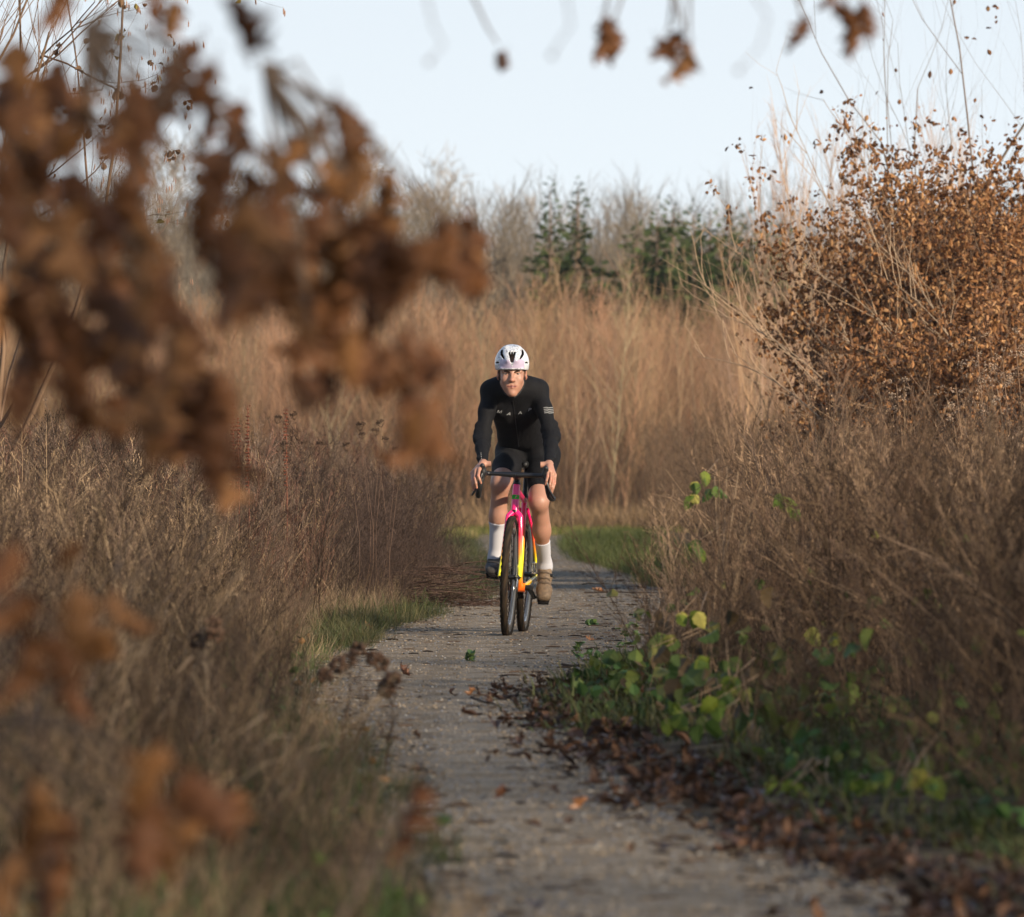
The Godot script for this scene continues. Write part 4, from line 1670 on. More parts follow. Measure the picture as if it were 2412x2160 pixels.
	for e in [[1428, 1405, 0.11, "curled orange-brown leaf lying on the path to the right behind the rider"], [886, 1499, 0.10, "red-brown leaf at the left grass edge level with the front wheel"], [1406, 1526, 0.075, "small rust-coloured leaf among green sprigs right of the wheels"], [975, 1612, 0.11, "dark brown leaf lying on the left half of the path in front of the bicycle"], [1128, 1648, 0.07, "small orange leaf on the path straight in front of the bicycle"], [1400, 1918, 0.10, "orange leaf out on the near path beside the leaf litter"], [1215, 1895, 0.11, "long tan leaf in the middle of the near path"]]:
		var d: float = FOCAL * EYE / (e[1] - 1100.0)
		var p := at(e[0], e[1], d)
		rng.seed = int(e[0])
		var o := obj("fallen_leaf", oak_leaf(e[2], int(e[0]), 1.3).mesh(), mat("fallen_leaf_%d" % (int(e[0]) % 2), [Color(0.30, 0.13, 0.05), Color(0.20, 0.085, 0.042)][int(e[0]) % 2], 0.5, true))
		o.transform = Transform3D(Basis(Vector3.UP, rnd(1.0, 2.2)) * Basis(Vector3.RIGHT, PI / 2.0 - 0.25), Vector3(p.x, 0.045, -d))
		tag(o, e[3], "leaf")
	for e in [[1372, 1386, 1442, 1384, "thin bare twig lying across the path right behind the rider's shoe"], [1376, 1407, 1562, 1408, "long thin twig across the path from the curled leaf to the right verge"], [1325, 1585, 1432, 1588, "dark twig on the path at the tip of the right grass verge"], [1110, 1666, 1175, 1672, "short dark stick on the path ahead of the bicycle"]]:
		var d: float = FOCAL * EYE / (e[1] - 1100.0)
		var a := at(e[0], e[1], d)
		var b := at(e[2], e[1], d)
		b.z += (e[3] - e[1]) * 0.15
		var s := Shape.new()
		rng.seed = int(e[0])
		var pts := []
		for q in 6:
			pts.append((a.lerp(b, q / 5.0) - a) * Vector3(1, 0, 1) + Vector3(0, 0.012 + rnd(0, 0.01), rnd(-0.015, 0.015)))
		s.tube(pts, [0.006, 0.0055, 0.005, 0.0045, 0.004, 0.002], 6, Color.WHITE)
		s.tube([pts[3], pts[3] + Vector3(0.05, 0.02, 0.05)], [0.003, 0.001], 4, Color.WHITE)
		var o := obj("twig", s.mesh(), mat("twig_bark", Color(0.07, 0.05, 0.038), 0.8))
		o.position = Vector3(a.x, 0.02, -d)
		tag(o, e[4], "twig")
	# green sprigs growing through the grit
	var leafm := leaf_mat("herb_leaf", Color(0.2, 0.4, 0.08))
	for e in [[1497, 1530, 0.19, "tallest green sprig growing at the right edge of the path"], [1362, 1560, 0.10, "small green sprig on the path right of the wheels"], [1402, 1580, 0.11, "green sprig beside the small rust-coloured leaf"], [1394, 1480, 0.06, "tiny green sprig on the path right of the rear wheel"], [1470, 1545, 0.15, "green sprig left of the tallest one at the verge"], [1107, 1566, 0.05, "flat tuft of green in the middle of the path before the bicycle"]]:
		var d: float = FOCAL * EYE / (e[1] - 1100.0)
		var p := at(e[0], e[1], d)
		rng.seed = int(e[0])
		var hh: float = e[2]
		var s := Shape.new()
		s.tube([Vector3.ZERO, Vector3(0.01, hh * 0.5, 0), Vector3(0, hh, 0)], [0.003, 0.002, 0.001], 4, Color(0.10, 0.14, 0.04))
		var o := obj("green_sprig", s.mesh(), dry)
		o.position = Vector3(p.x, 0.0, -d)
		var lm := small_leaf(0.05, int(e[0]), 0.42).mesh()
		for k in 16:
			var y := hh * rnd(0.25, 1.0)
			var lf := obj("leaf", lm, mat("sprig_green_%d" % (k % 2), [Color(0.07, 0.13, 0.035), Color(0.11, 0.17, 0.045)][k % 2], 0.6), o)
			lf.transform = Transform3D(Basis(Vector3.UP, rnd(0, TAU)) * Basis(Vector3.RIGHT, rnd(0.5, 2.2)).scaled(Vector3.ONE * rnd(0.5, 0.95)), Vector3(rnd(-0.02, 0.02), y, 0))
		tag(o, e[3], "plant")
	bramble_leaves()
	# dark dried flower stalks that stand up out of focus before the left brush
	for e in [[868, 1545, 22.0, "dark dried flower stalk standing furthest right in the near left grass"], [800, 1570, 22.5, "dark dried flower stalk left of the furthest right one in the grass"], [905, 1590, 21.5, "short dark dried flower head low beside the path"], [500, 1480, 20.0, "pale leaning dry stalk in the middle of the near left grass"]]:
		var top := at(e[0], e[1], e[2])
		rng.seed = int(e[0])
		var s := weed(top.y, int(e[0]), 0.8, true, 0.8)
		s.tint(func(_p: Vector3, c: Color): return c * (Color(0.13, 0.085, 0.06) if e[0] != 500 else Color(0.42, 0.32, 0.22)))
		for k in 3:
			var q := Vector3(rnd(-0.05, 0.05), top.y - rnd(-0.02, 0.05), rnd(-0.05, 0.05))
			for z in 24:
				s.ball(q + rdir() * 0.022, Vector3.ONE * rnd(0.006, 0.011), Basis.IDENTITY, 3, 4, Color(0.10, 0.062, 0.042))
		var o := obj("dried_flower", s.mesh(), dry)
		o.position = Vector3(top.x, 0, top.z)
		tag(o, e[3], "dried flower")


func bramble_leaves() -> void:
	var tones := [Color(0.145, 0.18, 0.028), Color(0.085, 0.13, 0.028), Color(0.28, 0.25, 0.065), Color(0.055, 0.09, 0.026)]
	for k in 4:
		var m := leaf_mat("bramble_green_%d" % k, Color(0.4, 0.5, 0.08), 0.55)
		m.albedo_color = tones[k].linear_to_srgb()
	var kinds := []
	for v in 3:
		kinds.append(broad_leaf(0.085, 990 + v).mesh())
	var cane := mat("bramble_cane", Color(0.20, 0.13, 0.07), 0.7)
	var plants := [
		[27.5, "bramble shoot with yellow-green leaves sticking up highest beside the path", [[1600, 1448, 0], [1650, 1440, 0], [1570, 1495, 2], [1552, 1530, 2], [1535, 1525, 2]]],
		[24.5, "bramble shoot with the broad green leaves beside the grassy verge", [[1640, 1565, 1], [1672, 1550, 0], [1590, 1660, 0], [1612, 1640, 1], [1720, 1600, 0], [1575, 1690, 0]]],
		[23.5, "bramble shoot hanging down to a yellow leaf above the litter", [[1690, 1645, 0], [1705, 1625, 0], [1735, 1745, 2], [1722, 1775, 0], [1750, 1765, 1], [1738, 1800, 2], [1660, 1700, 1]]],
		[20.5, "bramble leaves lying low over the leaf litter", [[1838, 1858, 0], [1870, 1848, 0], [1832, 1900, 0], [1890, 1862, 1], [1860, 1885, 0]]],
		[19.5, "bramble with lime-green leaves low in the near right", [[2010, 1838, 0], [2050, 1842, 0], [2085, 1848, 1], [2180, 1780, 0], [2165, 1800, 1], [2190, 1830, 0], [2150, 1880, 1], [2130, 1860, 3], [2080, 1945, 0], [2250, 1880, 1]]],
		[20.0, "bramble leaves at the far right edge over the grass", [[2380, 1700, 3], [2300, 1870, 1], [2360, 1860, 0], [2400, 1800, 1], [2330, 1960, 0], [2390, 1990, 1]]],
		[30.0, "sprig with a few bright green leaves in the dead weeds at mid right", [[1630, 1135, 2], [1632, 1160, 2], [1660, 1120, 1], [1675, 1150, 1], [1850, 1180, 0], [1865, 1195, 0], [1845, 1165, 1], [1635, 1280, 0], [1650, 1290, 0]]]]
	for k in plants.size():
		var e: Array = plants[k]
		var d: float = e[0]
		rng.seed = 1000 + k
		var first: Array = e[2][0]
		var base := at(first[0], 1100, d)
		base.y = 0.0
		base.x += 0.12
		var o := thing("bramble", e[1], "bramble", base)
		for q in e[2].size():
			var f: Array = e[2][q]
			var p := at(f[0], f[1], d + rnd(-0.5, 0.5)) - base
			p.y = maxf(p.y, 0.05)
			var s := Shape.new()
			var mid := Vector3(p.x * 0.5 + rnd(0.0, 0.1), p.y + 0.07, p.z * 0.5)
			s.tube([Vector3(rnd(-0.05, 0.05), 0, 0), Vector3(mid.x * 0.5, mid.y * 0.7, mid.z * 0.5), mid, p], [0.004, 0.0032, 0.0025, 0.0014], 5, Color.WHITE)
			obj("cane", s.mesh(), cane, o)
			for z in 2:
				var lf := obj("leaf", kinds[(q + z) % 3], mats["bramble_green_%d" % (int(f[2]) if z == 0 else rng.randi() % 4)], o)
				lf.transform = Transform3D(Basis(Vector3.UP, rnd(-0.9, 0.9)) * Basis(Vector3.RIGHT, rnd(-0.7, 0.5)) * Basis(Vector3(0, 0, 1), rnd(-0.8, 0.8)).scaled(Vector3.ONE * rnd(0.6, 1.0)), p + rdir() * 0.02 * z)


func broad_leaf(ln: float, sd: int) -> Shape:
	# an ovate, toothed leaf creased along its veins
	rng.seed = sd
	var s := Shape.new()
	var rows := 8
	var fold := rnd(0.25, 0.55)
	var bend := rnd(-0.9, 0.6)
	var d := Vector3.DOWN
	var p := Vector3.ZERO
	var prev := []
	for r in rows + 1:
		var t := float(r) / rows
		var w := ln * 0.40 * pow(sin(PI * pow(t, 0.7)), 0.8) * (1.0 + 0.09 * (1 if r % 2 == 0 else -1)) + 0.0005
		d = d.rotated(Vector3.RIGHT, bend / rows)
		var nn := Vector3.RIGHT.cross(d)
		var row := []
		for q in 5:
			var x := (q - 2) / 2.0
			row.append(p + Vector3.RIGHT * x * w + nn * (absf(x) * w * fold + 0.0015 * (r % 2) * absf(x)))
		if r > 0:
			for q in 4:
				var g := rnd(0.9, 1.1)
				s.quad(prev[q], prev[q + 1], row[q + 1], row[q], Color(g, g, g))
		prev = row
		p += d * ln / rows
	return s


# ---------------------------------------------------------------- the near oak leaves
func build_oak_leaves() -> void:
	var kinds := []
	for v in 9:
		kinds.append(oak_leaf(0.108, 1100 + v, 1.1).mesh())
	var tones := [Color(0.15, 0.066, 0.027), Color(0.125, 0.054, 0.023), Color(0.105, 0.045, 0.020), Color(0.20, 0.096, 0.038)]
	for k in 4:
		var m := leaf_mat("oak_tone_%d" % k, Color(0.36, 0.17, 0.06), 0.55)
		m.albedo_color = tones[k].linear_to_srgb()
	var bark := mat("oak_twig", Color(0.12, 0.09, 0.07), 0.8)
	# every cluster: label, distance, then leaves as picture place and size
	var left := [[60, 180, 1.2], [140, 215, 1.1], [20, 260, 1.1], [110, 330, 1.2], [40, 390, 1.2], [180, 300, 1.0], [30, 480, 1.1], [120, 450, 1.2], [210, 480, 1.1], [60, 570, 1.2], [160, 560, 1.2], [260, 560, 1.0], [90, 660, 1.2], [200, 660, 1.3], [20, 720, 1.1], [130, 760, 1.2], [260, 740, 1.2], [60, 830, 1.1], [180, 850, 1.2], [300, 830, 1.2], [70, 950, 0.9], [200, 990, 0.7]]
	var mid := [[340, 250, 1.0], [320, 330, 1.0], [350, 420, 1.1], [300, 420, 1.0], [370, 510, 1.1], [340, 600, 1.0], [460, 150, 0.9], [490, 210, 0.9], [420, 190, 0.8], [560, 85, 0.6], [560, 290, 0.8], [575, 330, 0.8], [510, 420, 1.1], [560, 470, 1.1], [490, 520, 1.0], [600, 540, 1.1], [660, 470, 1.0], [540, 620, 1.1], [630, 620, 1.0], [580, 690, 1.1], [370, 680, 1.1], [440, 760, 1.1], [340, 760, 1.1], [400, 850, 1.1], [300, 930, 1.1], [370, 960, 1.1], [430, 1000, 1.1], [480, 960, 1.0], [500, 1060, 1.0], [530, 1120, 0.9], [460, 900, 0.9], [330, 1020, 0.9]]
	var right := [[800, 280, 0.8], [830, 330, 0.9], [690, 360, 0.7], [800, 420, 1.0], [840, 470, 1.0], [760, 500, 1.0], [880, 560, 1.0], [720, 590, 1.1], [800, 620, 1.1], [900, 640, 1.1], [850, 700, 1.0], [780, 720, 1.1], [930, 600, 0.9], [700, 700, 1.1], [740, 800, 1.1], [690, 860, 1.0], [740, 900, 0.9], [860, 830, 0.9], [900, 880, 0.9], [960, 830, 0.8], [1000, 880, 1.0], [990, 960, 1.0], [1005, 1020, 0.8], [1030, 575, 0.9], [1060, 560, 0.8], [1010, 610, 0.8], [1110, 610, 0.8], [1150, 680, 0.8]]
	var low := [[15, 1350, 0.8], [170, 1320, 0.6], [40, 1440, 0.8], [200, 1460, 1.0], [300, 1450, 0.9], [230, 1550, 0.9], [60, 1560, 1.0], [130, 1570, 0.9], [180, 1640, 0.7], [380, 1850, 1.1], [430, 1920, 1.2], [480, 1880, 1.0], [340, 1960, 1.1], [420, 1990, 1.0], [540, 1910, 0.8], [50, 1920, 1.0], [140, 1980, 1.0], [30, 2060, 1.1], [130, 2090, 1.0]]
	var lone := [[960, 1915, 1.15]]
	var top_l := [[128, 15, 0.8], [385, 12, 0.8], [400, 40, 0.7]]
	var tops := [[1430, 80, 0.62], [1448, 112, 0.58], [1418, 108, 0.5]]
	var tops2 := [[1582, 105, 0.6], [1605, 150, 0.62], [1565, 120, 0.5], [1625, 130, 0.5]]
	var tops3 := [[1892, 90, 0.6], [1885, 60, 0.4]]
	var tops4 := [[2010, 70, 0.7], [2040, 45, 0.6], [1975, 40, 0.5], [1955, 15, 0.5]]
	var tops5 := [[1174, 145, 0.42]]
	var sets := [
		[left, 8.2, 10.8, [-160, 120], "dense spray of brown oak leaves cut by the left edge"],
		[mid, 8.2, 10.6, [200, 60], "spray of brown oak leaves between the sky gaps, hanging lowest near the brush"],
		[right, 8.6, 11.0, [620, 150], "spray of dark oak leaves reaching furthest right towards the rider"],
		[low, 7.4, 9.6, [-160, 1700], "sunlit tan oak leaves low at the left edge"],
		[lone, 9.6, 9.6, [760, 2230], "single orange oak leaf standing over the near path"],
		[top_l, 10.0, 11.0, [260, -120], "few oak leaves hanging in from the top left"],
		[tops, 12.5, 13.0, [1460, -60], "left cluster of dark leaves hanging against the sky"],
		[tops2, 12.3, 12.9, [1590, -60], "middle cluster of ragged leaves hanging against the sky"],
		[tops3, 12.5, 13.0, [1860, -60], "small dark leaf left of the heart-shaped pair against the sky"],
		[tops4, 12.0, 12.6, [1980, -70], "heart-shaped pair of brown leaves hanging against the sky"],
		[tops5, 12.6, 12.6, [1080, -60], "single small leaf hanging alone against the sky above the rider"]]
	for k in sets.size():
		var e: Array = sets[k]
		rng.seed = 1200 + k
		var d0: float = e[1]
		var d1: float = e[2]
		var root := at(e[3][0], e[3][1], (d0 + d1) * 0.5)
		var o := thing("oak_spray", e[4], "leafy branch", root, "near oak sprays")
		var leaves: Array = e[0].duplicate()
		if k < 3:
			for f in e[0]:
				for q in 2 if rnd(0, 1) < 0.45 else 1:
					leaves.append([f[0] + rnd(-50, 50), f[1] + rnd(-25, 60), rnd(0.7, 1.0)])
		for f in leaves:
			var d := rnd(d0, d1)
			# gaps in the foliage where the sky shows
			var shut := false
			for g in [[425, 440, 60, 180], [520, 345, 30, 35], [715, 430, 40, 50], [610, 330, 40, 60], [650, 830, 60, 90]]:
				if pow((f[0] - g[0]) / g[2], 2.0) + pow((f[1] - g[1]) / g[3], 2.0) < 1.0:
					shut = true
			if shut:
				continue
			var p := at(f[0], f[1], d) - root
			var up := Vector3(rnd(-0.4, 0.4), rnd(0.5, 1.0), rnd(-0.3, 0.3)).normalized()
			var sc: float = f[2] * (1.2 if d0 < 12.0 else 1.5)
			var half := 0.055 * sc
			var lf := obj("leaf", kinds[rng.randi() % 9], mats["oak_tone_%d" % (rng.randi() % 4)], o)
			var bs := Basis(Quaternion(Vector3.UP, up)) * Basis(Vector3.UP, rnd(-1.1, 1.1))
			lf.transform = Transform3D(bs.scaled(Vector3.ONE * sc), p + up * half)
		# the twigs that carry them
		var tw := Shape.new()
		for q in e[0].size():
			if q % 2 == 0 or e[0].size() < 6:
				var f: Array = e[0][q]
				var p := at(f[0], f[1] - 40.0, (d0 + d1) * 0.5) - root
				var m := p * 0.5 + Vector3(0, 0.03, 0) + rdir() * 0.02
				tw.tube([Vector3.ZERO, m * 0.5 + rdir() * 0.012, m, p * 0.8 + rdir() * 0.01, p], [0.0045, 0.0038, 0.003, 0.0024, 0.0014], 5, Color.WHITE)
		obj("twig", tw.mesh(), bark, o)
	# thin bare twigs against the sky, far out of focus
	for e in [[1000, -30, 1020, 60, 1045, 105, 1010, 145, "bare twig bending down against the sky left of the single leaf"], [1330, -40, 1345, 60, 1310, 110, 1300, 130, "bare twig left of the hanging dark leaves"], [1760, -40, 1810, 40, 1790, 110, 1740, 165, "bare twig between the hanging leaf clusters"]]:
		var s := Shape.new()
		var pts := []
		for q in 4:
			pts.append(at(e[q * 2], e[q * 2 + 1], 9.5) - at(e[0], e[1], 9.5))
		s.tube(pts, [0.0015, 0.0012, 0.0011, 0.0009], 6, Color.WHITE)
		s.ball(pts[3], Vector3.ONE * 0.004, Basis.IDENTITY, 6, 8, Color.WHITE)
		var o := obj("bare_twig", s.mesh(), bark)
		o.position = at(e[0], e[1], 9.5)
		tag(o, e[8], "twig")


# ---------------------------------------------------------------- the bicycle
# along: metres ahead of the rear tyre's contact; across: to the rider's left; up
func bike_frame() -> Transform3D:
	var fw := Vector3(-0.092, 0, 1.02).normalized()
	var sd := Vector3(fw.z, 0, -fw.x)
	return Transform3D(Basis(sd, Vector3.UP, fw) * Basis(Vector3(0, 0, 1), -0.043), Vector3(0.063, 0.0, -41.02))


func paint(p: Vector3) -> Color:
	# the frame's fade from pink over orange to yellow and lime
	return _fade(p.y + 0.08 * (p.z - 0.5))


func _fade(h: float) -> Color:
	var keys := [[0.24, Color(0.98, 0.13, 0.012)], [0.31, Color(0.95, 0.22, 0.01)], [0.37, Color(0.88, 0.72, 0.008)], [0.46, Color(0.82, 0.8, 0.01)], [0.52, Color(0.95, 0.3, 0.02)], [0.62, Color(0.95, 0.03, 0.06)], [0.75, Color(0.95, 0.008, 0.17)]]
	if h <= keys[0][0]:
		return keys[0][1]
	for k in range(1, keys.size()):
		if h < keys[k][0]:
			return (keys[k - 1][1] as Color).lerp(keys[k][1], (h - keys[k - 1][0]) / (keys[k][0] - keys[k - 1][0]))
	return keys[-1][1]


func painted_tube(pts: Array, radii: Array, shift := 0.0) -> Shape:
	var fine := []
	var fr := []
	for k in pts.size() - 1:
		for j in 6:
			fine.append((pts[k] as Vector3).lerp(pts[k + 1], j / 6.0))
			fr.append(lerpf(radii[k], radii[k + 1], j / 6.0))
	fine.append(pts[-1])
	fr.append(radii[-1])
	var s := Shape.new()
	s.tube(fine, fr, 14, Color.WHITE, Color(-1, 0, 0), true)
	s.tint(func(p: Vector3, _c: Color): return paint(p + Vector3(0, shift, 0)))
	return s


func build_bicycle() -> void:
	var root := thing("bicycle", "gravel bicycle with a pink, orange and yellow frame ridden towards the camera", "bicycle")
	root.transform = bike_frame()
	var lacquer := mat("frame_lacquer", Color.WHITE, 0.3, true)
	lacquer.clearcoat_enabled = true
	lacquer.clearcoat = 0.8
	lacquer.clearcoat_roughness = 0.08
	var black := mat("black_carbon", Color(0.008, 0.008, 0.009), 0.35)
	var rubber := mat("tyre_rubber", Color.WHITE, 0.85, true)
	var tape := mat("bar_tape", Color(0.008, 0.008, 0.008), 0.7)
	var steel := mat("polished_steel", Color(0.55, 0.55, 0.56), 0.25)
	steel.metallic = 1.0
	var rimm := mat("rim_carbon", Color(0.10, 0.105, 0.11), 0.2)
	rimm.clearcoat_enabled = true
	rimm.clearcoat = 0.7
	rimm.clearcoat_roughness = 0.1
	for w in 2:
		wheel(root, Vector3(0, 0.347, 0.0 if w == 0 else 1.02), rubber, rimm, black, steel)
	var V := func(a: float, x: float, h: float): return Vector3(x, h, a)
	# frame
	obj("head_tube", painted_tube([V.call(0.866, 0, 0.722), V.call(0.823, 0, 0.868)], [0.0225, 0.0215]).mesh(), lacquer, root)
	obj("top_tube", painted_tube([V.call(0.835, 0, 0.842), V.call(0.55, 0, 0.808), V.call(0.272, 0, 0.775)], [0.019, 0.017, 0.016], 0.05).mesh(), lacquer, root)
	obj("down_tube", painted_tube([V.call(0.856, 0, 0.742), V.call(0.64, 0, 0.505), V.call(0.42, 0, 0.28)], [0.024, 0.027, 0.026]).mesh(), lacquer, root)
	obj("seat_tube", painted_tube([V.call(0.42, 0, 0.28), V.call(0.262, 0, 0.802)], [0.02, 0.0165]).mesh(), lacquer, root)
	for s in [-1.0, 1.0]:
		obj("chainstay", painted_tube([V.call(0.40, s * 0.032, 0.285), V.call(0.27, s * 0.045, 0.305), V.call(0.01, s * 0.068, 0.345)], [0.015, 0.012, 0.009], 0.06).mesh(), lacquer, root)
		obj("seatstay", painted_tube([V.call(0.285, s * 0.02, 0.73), V.call(0.2, s * 0.045, 0.62), V.call(0.0, s * 0.068, 0.355)], [0.009, 0.0085, 0.008], 0.06).mesh(), lacquer, root)
		obj("fork_blade", painted_tube([V.call(0.872, s * 0.012, 0.712), V.call(0.885, s * 0.034, 0.69), V.call(0.90, s * 0.04, 0.62), V.call(0.945, s * 0.047, 0.50), V.call(0.985, s * 0.053, 0.41), V.call(1.02, s * 0.057, 0.347)], [0.018, 0.0165, 0.014, 0.0125, 0.0115, 0.011]).mesh(), lacquer, root)
	obj("bottom_bracket", painted_tube([V.call(0.42, -0.038, 0.278), V.call(0.42, 0.038, 0.278)], [0.027, 0.027]).mesh(), lacquer, root)
	# headset rings, badge
	for e in [[V.call(0.8695, 0, 0.710), V.call(0.866, 0, 0.721), 0.0235], [V.call(0.823, 0, 0.869), V.call(0.820, 0, 0.878), 0.0225]]:
		var st := Shape.new()
		st.tube([e[0], e[1]], [e[2], e[2]], 20, Color.WHITE, Color(-1, 0, 0), true)
		obj("headset_ring", st.mesh(), black, root)
	var badge := Shape.new()
	var b0 := Vector3(0, 0.868, 0.823)
	var b1 := Vector3(0, 0.722, 0.866)
	for k in 12:
		var a0 := lerpf(-1.05, 1.05, k / 12.0)
		var a1 := lerpf(-1.05, 1.05, (k + 1) / 12.0)
		var q := []
		for e in [[a0, 0.42], [a1, 0.42], [a1, 0.58], [a0, 0.58]]:
			var c := b0.lerp(b1, e[1])
			var ax := (b1 - b0).normalized()
			var fr := Vector3(0, -ax.z, ax.y) * -1.0
			q.append(c + (Vector3.RIGHT * sin(e[0]) + fr * cos(e[0])) * 0.0235)
		badge.quad(q[0], q[1], q[2], q[3], Color(0.03, 0.62, 0.03))
		badge.quad(q[3], q[2], q[1], q[0], Color(0.03, 0.62, 0.03))
	var bd := obj("badge", badge.mesh(), mat("badge_green", Color.WHITE, 0.4, true), root)
	var mark := Shape.new()
	var mc := b0.lerp(b1, 0.5) + Vector3(0.003, 0.0075, 0.0235)
	mark.tube([mc + Vector3(-0.004, -0.008, 0), mc + Vector3(0.0, 0.004, 0.001), mc + Vector3(0.005, 0.007, 0), mc + Vector3(0.006, 0.0, 0), mc + Vector3(0.0, -0.002, 0.001)], [0.0012, 0.0012, 0.0012, 0.0012, 0.0012], 5, Color.WHITE)
	obj("badge_mark", mark.mesh(), mat("badge_mark_pink", Color(0.9, 0.25, 0.35), 0.4), bd)
	# stem, bar, hoods, levers
	var stem := Shape.new()
	stem.tube([V.call(0.8205, 0, 0.876), V.call(0.816, 0, 0.893), V.call(0.812, 0, 0.91)], [0.0195, 0.0175, 0.0175], 18, Color.WHITE, Color(-1, 0, 0), true)
	stem.tube([V.call(0.805, 0, 0.91), V.call(0.85, 0, 0.915), V.call(0.905, 0, 0.926)], [0.019, 0.021, 0.016], 16, Color.WHITE, Color(-1, 0, 0), true)
	obj("stem", stem.mesh(), black, root)
	var bar := Shape.new()
	var half := [Vector3(0, 0.926, 0.905), Vector3(0.045, 0.927, 0.904), Vector3(0.10, 0.928, 0.90), Vector3(0.15, 0.928, 0.90), Vector3(0.168, 0.928, 0.91), Vector3(0.177, 0.929, 0.935), Vector3(0.179, 0.929, 0.975)]
	var hr := [0.018, 0.0155, 0.0125, 0.012, 0.013, 0.0155, 0.016]
	for s in [-1.0, 1.0]:
		var pts := []
		for p in half:
			pts.append(Vector3(p.x * s, p.y, p.z))
		bar.tube(pts, hr, 14, Color.WHITE, Color(-1, 0, 0), true)
	obj("handlebar", bar.mesh(), black, root)
	for s in [-1.0, 1.0]:
		var d := Shape.new()
		var dp := [Vector3(0.178, 0.929, 0.95), Vector3(0.18, 0.921, 0.982), Vector3(0.185, 0.900, 0.998), Vector3(0.191, 0.868, 1.0), Vector3(0.197, 0.835, 0.985), Vector3(0.203, 0.812, 0.955), Vector3(0.208, 0.802, 0.915), Vector3(0.211, 0.80, 0.87), Vector3(0.213, 0.80, 0.845)]
		var pts := []
		for p in dp:
			pts.append(Vector3(p.x * s, p.y, p.z))
		d.tube(pts, [0.0155, 0.016, 0.016, 0.016, 0.016, 0.0165, 0.0165, 0.017, 0.0165], 14, Color.WHITE, Color(-1, 0, 0), true)
		obj("bar_drop", d.mesh(), tape, root)
		var f := Field.new(Vector3(-0.055, -0.06, -0.08), Vector3(0.055, 0.09, 0.07), 0.0045)
		f.cone(Vector3(0, -0.005, -0.05), Vector3(0.0, 0.0, 0.02), 0.018, 0.0185, 0.015)
		f.cone(Vector3(0, 0.0, 0.015), Vector3(0.002 * s, 0.034, 0.036), 0.018, 0.0145, 0.015)
		f.cone(Vector3(0, -0.01, 0.02), Vector3(0.004 * s, -0.03, 0.03), 0.015, 0.012, 0.015)
		var hs := Shape.new()
		f.net(hs, Color.WHITE)
		var hood := obj("brake_hood", hs.mesh(), mat("hood_rubber", Color(0.01, 0.01, 0.011), 0.5), root)
		hood.position = Vector3(0.179 * s, 0.937, 0.992)
		var lv := Shape.new()
		lv.tube([Vector3(0.003 * s, -0.012, 0.036), Vector3(0.010 * s, -0.045, 0.047), Vector3(0.024 * s, -0.085, 0.045), Vector3(0.046 * s, -0.122, 0.032), Vector3(0.054 * s, -0.136, 0.026)], [0.009, 0.0085, 0.008, 0.0075, 0.006], 8, Color.WHITE, Color(-1, 0, 0), true)
		obj("brake_lever", lv.mesh(), black, hood)
	# seat post, clamp, saddle
	var sp := Shape.new()
	sp.tube([V.call(0.266, 0, 0.79), V.call(0.216, 0, 0.958)], [0.0137, 0.0137], 16, Color.WHITE, Color(-1, 0, 0), true)
	obj("seat_post", sp.mesh(), black, root)
	var cl := Shape.new()
	cl.tube([V.call(0.266, 0, 0.79), V.call(0.260, 0, 0.81)], [0.0195, 0.0195], 16, Color.WHITE, Color(-1, 0, 0), true)
	cl.tube([V.call(0.262, 0.016, 0.80), V.call(0.262, 0.03, 0.80)], [0.006, 0.006], 10, Color.WHITE, Color(-1, 0, 0), true)
	obj("seat_clamp", cl.mesh(), black, root)
	var sf := Field.new(Vector3(-0.09, 0.93, 0.05), Vector3(0.09, 1.03, 0.38), 0.008)
	sf.cone(Vector3(0, 0.985, 0.34), Vector3(0, 0.985, 0.22), 0.018, 0.024, 0.02)
	sf.cone(Vector3(-0.02, 0.988, 0.2), Vector3(-0.045, 0.993, 0.11), 0.022, 0.024, 0.03)
	sf.cone(Vector3(0.02, 0.988, 0.2), Vector3(0.045, 0.993, 0.11), 0.022, 0.024, 0.03)
	var ss := Shape.new()
	sf.net(ss, Color.WHITE)
	obj("saddle", ss.mesh(), mat("saddle_leather", Color(0.01, 0.01, 0.01), 0.55), root)
	var rl := Shape.new()
	for s in [-1.0, 1.0]:
		rl.tube([V.call(0.31, 0.012 * s, 0.972), V.call(0.25, 0.02 * s, 0.958), V.call(0.18, 0.02 * s, 0.958), V.call(0.13, 0.022 * s, 0.975)], [0.0035, 0.0035, 0.0035, 0.0035], 8, Color.WHITE)
	obj("saddle_rail", rl.mesh(), steel, root)
	# cranks, pedals, chain
	for s in [-1.0, 1.0]:
		var tip := PEDAL_L if s > 0.0 else PEDAL_R
		var c := Shape.new()
		c.tube([V.call(0.42, 0.04 * s, 0.278), V.call(0.42, 0.068 * s, 0.278)], [0.017, 0.017], 14, Color.WHITE, Color(-1, 0, 0), true)
		c.tube([V.call(0.42, 0.062 * s, 0.278), V.call(lerpf(0.42, tip.z, 0.5), 0.07 * s, lerpf(0.278, tip.y, 0.5)), V.call(tip.z, 0.078 * s, tip.y)], [0.018, 0.0135, 0.013], 10, Color.WHITE, Color(-1, 0, 0), true)
		obj("crank_arm", c.mesh(), black, root)
		var pd := Shape.new()
		pd.tube([V.call(tip.z, 0.078 * s, tip.y), V.call(tip.z, 0.15 * s, tip.y)], [0.007, 0.006], 8, Color.WHITE, Color(-1, 0, 0), true)
		pd.box(Transform3D(Basis(Vector3.RIGHT, 0.1 if s < 0.0 else 0.6), Vector3(0.125 * s, tip.y, tip.z)), Vector3(0.05, 0.014, 0.06), Color.WHITE, 0.003)
